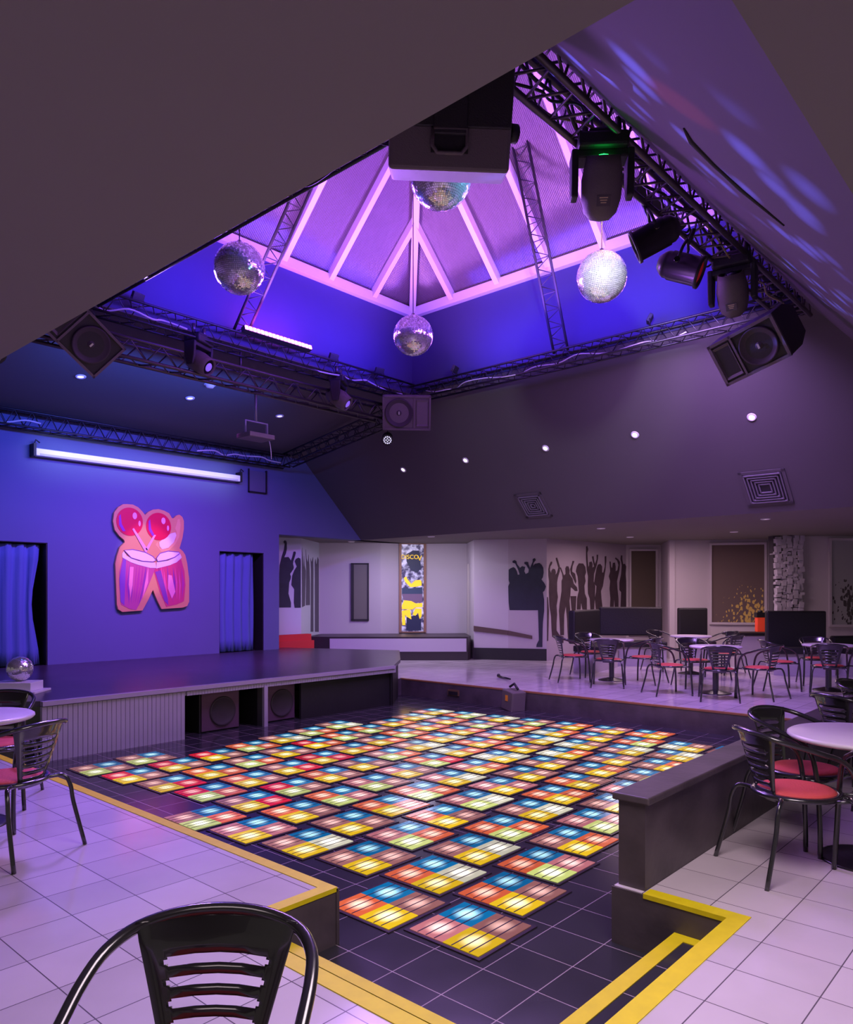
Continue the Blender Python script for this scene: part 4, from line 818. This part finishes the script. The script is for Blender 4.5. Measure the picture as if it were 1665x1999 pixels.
def vent(y,z,lab,w=.58):
    p=Vector(onslope(y,z))+ns*.006; zz=-ns; x=Vector((0,1,0)); yy=zz.cross(x); M=Matrix((x,yy,zz)).transposed().to_4x4(); M.translation=p
    e=empty('air_vent',(0,0,0),0,lab,'air vent','square air diffusers on the far slope'); e.matrix_world=M
    b=MB()
    def ring(w_,t_,z0,h): 
        for a_,c_ in (((-w_,-w_,z0),(w_,-w_+t_,z0+h)),((-w_,w_-t_,z0),(w_,w_,z0+h)),((-w_,-w_,z0),(-w_+t_,w_,z0+h)),((w_-t_,-w_,z0),(w_,w_,z0+h))): b.b2(a_,c_)
    ring(w/2,.05,-.012,.012); b.build('frame', slopep, e)
    b=MB()
    for k in range(5): ring(w/2-.06-k*.045,.018,-.03+.002*k,.03)
    b.build('louvres', mat('louvre',(.16,.14,.16),.5), e)
    b=MB(); b.box((0,0,-.001),(w*.86,w*.86,.004)); b.build('duct', black, e)
vent(7.82,3.17,'square concentric air vent on the far slope, left one'); vent(3.72,3.12,'larger square air vent on the far slope above the right seating',.66)
# dark damage streak in right slope
nr=Vector((0,(ZO-ZC),-(OY0-Y0))).normalized()
b=MB(); P=[(3.54,3.8),(3.75,3.86),(4.0,3.84),(4.2,3.76),(4.41,3.58)]
b.tube([Vector((x,Y0+(z-ZC)*(OY0-Y0)/(ZO-ZC),z))+nr*.004 for x,z in P],[.004,.016,.012,.014,.004],6); tag(b.build('ceiling_gash', cable_b),'thin dark gash curving across the right sloped ceiling','cable')
# hanging projector bracket below the grey truss
pj=empty('projector_mount',(6.55,9.25,4.5),0,'hanging blue pole with projector tray below the grey truss','mount')
b=MB(); b.tube([(0,0,.05),(0,0,-.44)],.022,8); b.build('pole', mat('blue_grey_metal',(.3,.3,.42),.4,metal=.5), pj)
b=MB(); b.tube([(-.18,0,-.62),(-.18,0,-.44),(.20,0,-.44),(.20,0,-.62)],.018,8); b.build('bracket', mat('blue_grey_metal',(.3,.3,.42),.4,metal=.5), pj)
b=MB(); b.box((0,.0,-.66),(.44,.34,.07)); b.build('projector_tray', plas2, pj, bevel=.01)
b=MB(); b.tube(smoothpts([(.2,0,-.6),(.26,0,-.75),(.28,0,-.95)]),.006,6); b.build('wire', cable_w, pj)
# ------------------------------------------------------------------ lit dance floor panels
def pane_mat(name, col, st, hot):
    m=bpy.data.materials.new(name); m.use_nodes=True; nt=m.node_tree; pb=nt.nodes['Principled BSDF']
    pb.inputs['Base Color'].default_value=(*[c*.18 for c in col],1); pb.inputs['Roughness'].default_value=.14
    tc=nt.nodes.new('ShaderNodeTexCoord')
    ln=nt.nodes.new('ShaderNodeVectorMath'); ln.operation='LENGTH'; nt.links.new(tc.outputs['Object'],ln.inputs[0])
    oi=nt.nodes.new('ShaderNodeObjectInfo')
    mr=nt.nodes.new('ShaderNodeMapRange'); mr.interpolation_type='SMOOTHSTEP'; mr.inputs[1].default_value=.005; mr.inputs[2].default_value=.10; mr.inputs[3].default_value=1; mr.inputs[4].default_value=0; nt.links.new(ln.outputs['Value'],mr.inputs[0])
    mx=nt.nodes.new('ShaderNodeMix'); mx.data_type='RGBA'; nt.links.new(mr.outputs[0],mx.inputs[0]); mx.inputs[6].default_value=(*[c*st for c in col],1)
    mx.inputs[7].default_value=(*[h_*1.35 for h_ in hot],1)
    rv=nt.nodes.new('ShaderNodeMapRange'); nt.links.new(oi.outputs['Random'],rv.inputs[0]); rv.inputs[3].default_value=.75; rv.inputs[4].default_value=1.15
    nt.links.new(mx.outputs[2],pb.inputs['Emission Color']); nt.links.new(rv.outputs[0],pb.inputs['Emission Strength']); return m
COL={'blue':(pane_mat('pane_blue',(.0,.15,.36),.85,(.55,.95,1.1))),'gold':(pane_mat('pane_gold',(.86,.55,.01),.9,(1.5,1.3,.75))),'pale':(pane_mat('pane_pale',(.58,.66,.18),.95,(1.5,1.5,1.1))),
 'red':(pane_mat('pane_red',(.75,.015,.04),.8,(1.3,.5,.5))),'orange':(pane_mat('pane_orange',(.80,.14,.05),.8,(1.4,.75,.6))),'mauve':(pane_mat('pane_mauve',(.36,.14,.13),.85,(1.0,.55,.5))),'pink':(pane_mat('pane_pink',(.62,.20,.22),.8,(1.4,.8,.75))),'white':(pane_mat('pane_white',(.6,.58,.42),1.0,(1.5,1.4,1.2)))}
frm=mat('panel_frame',(.035,.022,.035),.25)
S=.50
pe=empty('light_panel',(0,0,0)); 
b=MB(); b.b2((-.012,-.012,-.01),(S+.012,S+.012,.003)); b.build('frame', frm, pe)
q=.236; cs=[(.013+q/2,.013+q/2),(S-.013-q/2,.013+q/2),(.013+q/2,S-.013-q/2),(S-.013-q/2,S-.013-q/2)]
pane0=None
for i,(x,y) in enumerate(cs):
    if pane0 is None:
        b=MB(); b.box((0,0,.001),(q,q,.004)); pane0=b.build('pane', COL['gold'], pe, loc=(x,y,.005)); o=pane0
        r_=MB()
        for k in range(1,4): r_.box((0,-q/2+q*k/4,.0035),(q,.007,.002))
        r_.build('ribs', frm, o)
    else:
        o=copy_tree(pane0, pe); o.location=(x,y,.005)
    o.material_slots[0].link='OBJECT'; o.material_slots[0].material=COL['gold']
proto=pe; used=False
rp=random.Random(11)
ordn=['first','second','third','fourth','fifth','sixth','seventh','eighth','ninth','tenth','eleventh','twelfth','thirteenth','fourteenth']
ux,uy=(.552,.112),(-.083,.555)
count=0
for j in range(-1,12):
    n=0
    for i in range(-1,14):
        x=2.99+i*ux[0]+j*uy[0]; y=2.33+i*ux[1]+j*uy[1]
        if x<2.72+(.35 if j>1 else 0) - (.0) or x>8.98 or y<2.25 or y>7.72: continue
        if j>1 and i<1: continue
        if j==-1 and i<6: continue
        n+=1; count+=1
        p=proto if not used else copy_tree(proto); used=True
        p.location=(x,y,PIT+.004)
        near=rp.choice(['gold','gold','pale']); 
        if (i,j)==(0,0): near,l_,r_,f_='gold','pink','mauve','blue'
        else:
            f_='blue'; warm=['red','orange'] if (y>5.2 and x<6.5) else ['orange','pink']
            l_=rp.choice(warm+['mauve']); r_=rp.choice(['mauve','mauve','orange','white'] if rp.random()<.75 else warm)
            if x>6.5 and rp.random()<.5: l_='white' if rp.random()<.3 else 'mauve'
        kids=[k for k in p.children if k.name.startswith('pane')]
        kids.sort(key=lambda k:(round(k.location.y,2),round(k.location.x,2)))
        for k,cn in zip(kids,(near,r_,l_,f_)): k.material_slots[0].link='OBJECT'; k.material_slots[0].material=COL[cn]
        row=ordn[j+1] if j>=0 else 'first'
        tag(p,'lit panel with %s and %s panes, %s along the %s row from the low wall'%(l_,r_,ordn[n-1],row),'light panel','lit colour panels of the dance floor')

# ------------------------------------------------------------------ bistro chairs
def make_chair():
    e=empty('bistro_chair',(0,0,0))
    b=MB(); b.lathe([(0,.455),(.14,.468),(.185,.462),(.205,.448),(.208,.44),(0,.44)],n=36); b.build('cushion', redc, e)
    b=MB(); b.lathe([(.20,.425),(.232,.425),(.24,.437),(.232,.449),(.205,.452),(.20,.44)],n=36); b.build('seat_ring', blackm, e)
    H_=[(-.262,.235,0),(-.25,.225,.22),(-.243,.205,.44),(-.238,.17,.585),(-.236,.10,.655),(-.240,.0,.69),(-.242,-.10,.722),(-.230,-.19,.748),(-.185,-.262,.770),(-.10,-.305,.785),(0,-.318,.79)]
    P=H_+[(-x,y,z) for x,y,z in H_[-2::-1]]
    b=MB(); b.tube(smoothpts(P,4),.0145,10); b.build('arm_tube', blackm, e)
    for s in (-1,1):
        b=MB(); b.tube(smoothpts([(s*.10,-.17,.43),(s*.17,-.20,.435),(s*.21,-.235,.425),(s*.228,-.26,.36),(s*.235,-.275,.26),(s*.26,-.34,0)],4),.0125,10); b.build('leg', blackm, e)
    b=MB()
    for s in (-1,1): b.tube([(s*.225,.08,.432),(s*.25,.2,.44)],.010,8)
    b.tube([(-.25,.2,.43),(-.1,.215,.428),(.1,.215,.428),(.25,.2,.43)],.009,8); b.build('crossbar', blackm, e)
    # curved slotted back
    b=MB(); cols=[-1,-.80,-.74,-.70,0,.70,.74,.80,1]; cols=[-1,-.82,-.76,-.71,-.35,0,.35,.71,.76,.82,1]
    rows=[(0,.405),(.0,.47)]
    tr=[]; z=.405; 
    edges=[.405,.475]
    slots=[]
    zz=.466
    for k in range(6): slots.append((zz,zz+.020)); zz+=.043
    zs=sorted(set([.405,.44]+[v for s in slots for v in (s[0],s[0]+.005,s[1]-.005,s[1])]+[.72,.745,.775,.785]))
    def pt(u,z):
        t=(z-.405)/.38; hw=.082+.105*t; 
        ang=u*(.42+.22*t); x=hw*u; depth=.19+.12*t**1.0
        y=-(depth)+ (1-math.cos(ang))*.16*(1+t)
        if z>.76: y-=.006
        return (x,y,z)
    V={}
    for zi,z in enumerate(zs):
        for ui,u in enumerate(cols): V[zi,ui]=b.bm.verts.new(pt(u,z))
    for zi in range(len(zs)-1):
        zm=(zs[zi]+zs[zi+1])/2; sl=[s for s in slots if s[0]<zm<s[1]]
        for ui in range(len(cols)-1):
            um=abs(cols[ui]+cols[ui+1])/2
            if sl:
                s=sl[0]; edge=(zm<s[0]+.005 or zm>s[1]-.005); lim=.76 if not edge else .71
                if um<lim: continue
            b._f([V[zi,ui],V[zi,ui+1],V[zi+1,ui+1],V[zi+1,ui]],True)
    o=b.build('backrest', blackm, e); md=o.modifiers.new('t','SOLIDIFY'); md.thickness=.004; md.offset=0
    return e
chair0=make_chair(); chairs_used=[False]
def chair(x,y,face,lab,group,z=0):
    o=chair0 if not chairs_used[0] else copy_tree(chair0); chairs_used[0]=True
    o.location=(x,y,z); o.rotation_euler=(0,0,math.atan2(face[1],face[0])-PI/2); tag(o,lab,'chair',group); return o
def make_table(r=.385,h=.73):
    e=empty('bistro_table',(0,0,0))
    b=MB(); b.lathe([(0,h),(r-.012,h),(r,h-.008),(r+.002,h-.02),(r-.01,h-.032),(0,h-.032)],n=64); b.build('tabletop', ttop, e)
    b=MB(); b.lathe([(.045,.02),(.045,h-.03)],n=20); b.box((0,0,h-.045),(.34,.05,.025)); b.box((0,0,h-.045),(.05,.34,.025)); b.build('pedestal', blackm, e)
    b=MB(); b.lathe([(0,.05),(.06,.048)]+[(.06+.018*k,(.045-.0042*k)+(.006 if k%2 else 0)) for k in range(1,10)]+[(.235,.004),(.235,0),(0,0)],n=40); b.build('base', mat('cast_iron',(.012,.011,.013),.3), e)
    return e
table0=make_table(); tu=[False]
def table(x,y,lab,s=1,z=0):
    o=table0 if not tu[0] else copy_tree(table0); tu[0]=True; o.location=(x,y,z); o.scale=(s,s,1); tag(o,lab,'table','round white bistro tables'); return o
# near table and chair at the bottom left
table(.44,1.06,'round white table cut by the bottom edge of the photo')
chair(.785,1.36,(-.744,-.668),'large black bistro chair in the foreground, its back cropped by the bottom edge','chairs near the camera')
# left group
table(1.70,5.62,'round white table cut by the left edge of the photo')
chair(1.67,4.87,(-.39,.92),'black chair with red seat at left, seen from behind near the stage corner','chairs near the camera')
chair(1.98,6.05,(-.55,-.85),'black chair behind the left table facing the camera','chairs near the camera')
# right near group
table(4.94,1.01,'round white table nearest the low wall at right','chairs near the camera' and 1.08)
chair(4.52,1.27,(.76,-.65),'red seated chair nearest the low wall end, turned right','chairs near the camera')
chair(5.10,1.38,(-.25,-1),'chair with shiny violet backrest behind the nearest right table','chairs near the camera')
chair(4.57,.775,(.90,.45),'chair cut by the right edge, in front of the nearest right table','chairs near the camera')
table(7.0,.95,'round white table partly outside the right edge behind the nearest one')
chair(6.40,1.36,(.85,-.5),'chair with yellow reflections on its back beyond the nearest right table','chairs near the camera')
chair(7.25,1.38,(-.1,-1),'chair with bright rim at the right edge beyond the yellow glinting one','chairs near the camera')
# far right group: tables and the chairs around them
G='chairs on the far terrace'
T4=(12.1,6.45); T2=(11.6,4.42); T3=(14.1,5.85); T5=(13.15,3.22); T6=(16.1,3.0)
table(*T4,'round white table left of the far group in front of the crowd mural'); table(*T2,'round white table in the middle front of the far group'); table(*T3,'round white table far back before the square booth'); table(*T5,'round white table at right of the far group'); 
def at(T,x,y,lab):
    chair(x,y,(T[0]-x,T[1]-y),lab,G)
at(T4,11.55,6.92,'chair left of the leftmost far table, in front of the mural'); at(T4,11.30,6.08,'chair with back to camera before the leftmost far table, green glint'); at(T4,12.10,5.85,'chair right of the leftmost far table'); at(T4,12.45,7.05,'chair behind the leftmost far table')
at(T2,11.02,4.90,'chair left of the middle far table, seen from its side'); at(T2,10.93,4.12,'chair with back to camera before the middle far table, yellow glint'); at(T2,11.50,3.74,'chair right of the middle far table'); at(T2,12.1,4.95,'chair behind the middle far table')
at(T3,14.3,6.5,'chair left of the table far back before the square booth'); at(T3,14.75,5.5,'chair right of the table far back before the square booth'); at(T3,13.85,5.1,'chair before the counter near the table far back')
at(T5,12.72,3.82,'chair left of the right hand far table'); at(T5,12.50,3.05,'chair with back to camera before the right hand far table'); at(T5,13.0,2.60,'chair right of the right hand far table at the photo edge'); at(T5,13.8,3.55,'chair behind the right hand far table')

# ------------------------------------------------------------------ small things
bx=empty('book_stack',(3.42,9.66,.36),R(-46),'white boxes stacked on the stage under the small mirror ball','box')
b=MB(); b.box((0,0,.012),(.62,.42,.024)); b.build('slab', whitep, bx, bevel=.003)
b=MB(); b.box((0,.02,.075),(.46,.32,.10)); b.build('case', whitep, bx, bevel=.004)
mirror_ball((3.47,9.70,.36+.125+.148),.148,'small mirror ball standing on white boxes on the stage',None,30,9,'small mirror ball')
cs_=empty('equipment_case',(9.72,6.88,PIT),R(-20),'small dark lamp case with an orange tag at the pit corner','case')
b=MB(); b.box((0,0,.16),(.26,.30,.32),Matrix.Rotation(.12,3,'X')); b.build('body', plas2, cs_, bevel=.02)
b=MB(); b.box((-.135,.0,.2),(.008,.06,.09)); b.build('tag', mat('orange_tag',(.9,.35,.03),.5), cs_)
b=MB(); b.tube([(0,-.12,.34),(0,-.02,.42),(0,.1,.36)],.02,8); b.build('handle', plas, cs_)
mc=empty('microphone',(11.0,8.0,.0),R(60),'black microphone lying on the glossy floor beyond the pit','microphone')
b=MB(); b.tube([(-.28,0,.025),(.2,0,.02)],[.014,.024],12); b.build('body', blackm, mc); b=MB(); b.lathe([(0,-.035),(.028,-.02),(.034,.005),(.022,.03),(0,.035)],(.235,0,.035)); b.build('grille', mat('mic_grille',(.05,.05,.05),.4,metal=.6), mc)
vg=empty('pit_vent',(9.825,8.2,-.15),0,'small dark vent with a lit rim in the pit side below the far floor','vent')
b=MB(); b.box((0,0,0),(.02,.24,.10)); b.build('frame', mat('bronze',(.25,.15,.08),.4,metal=.5), vg); b=MB(); b.box((-.006,0,-.01),(.02,.2,.06)); b.build('duct', black, vg)
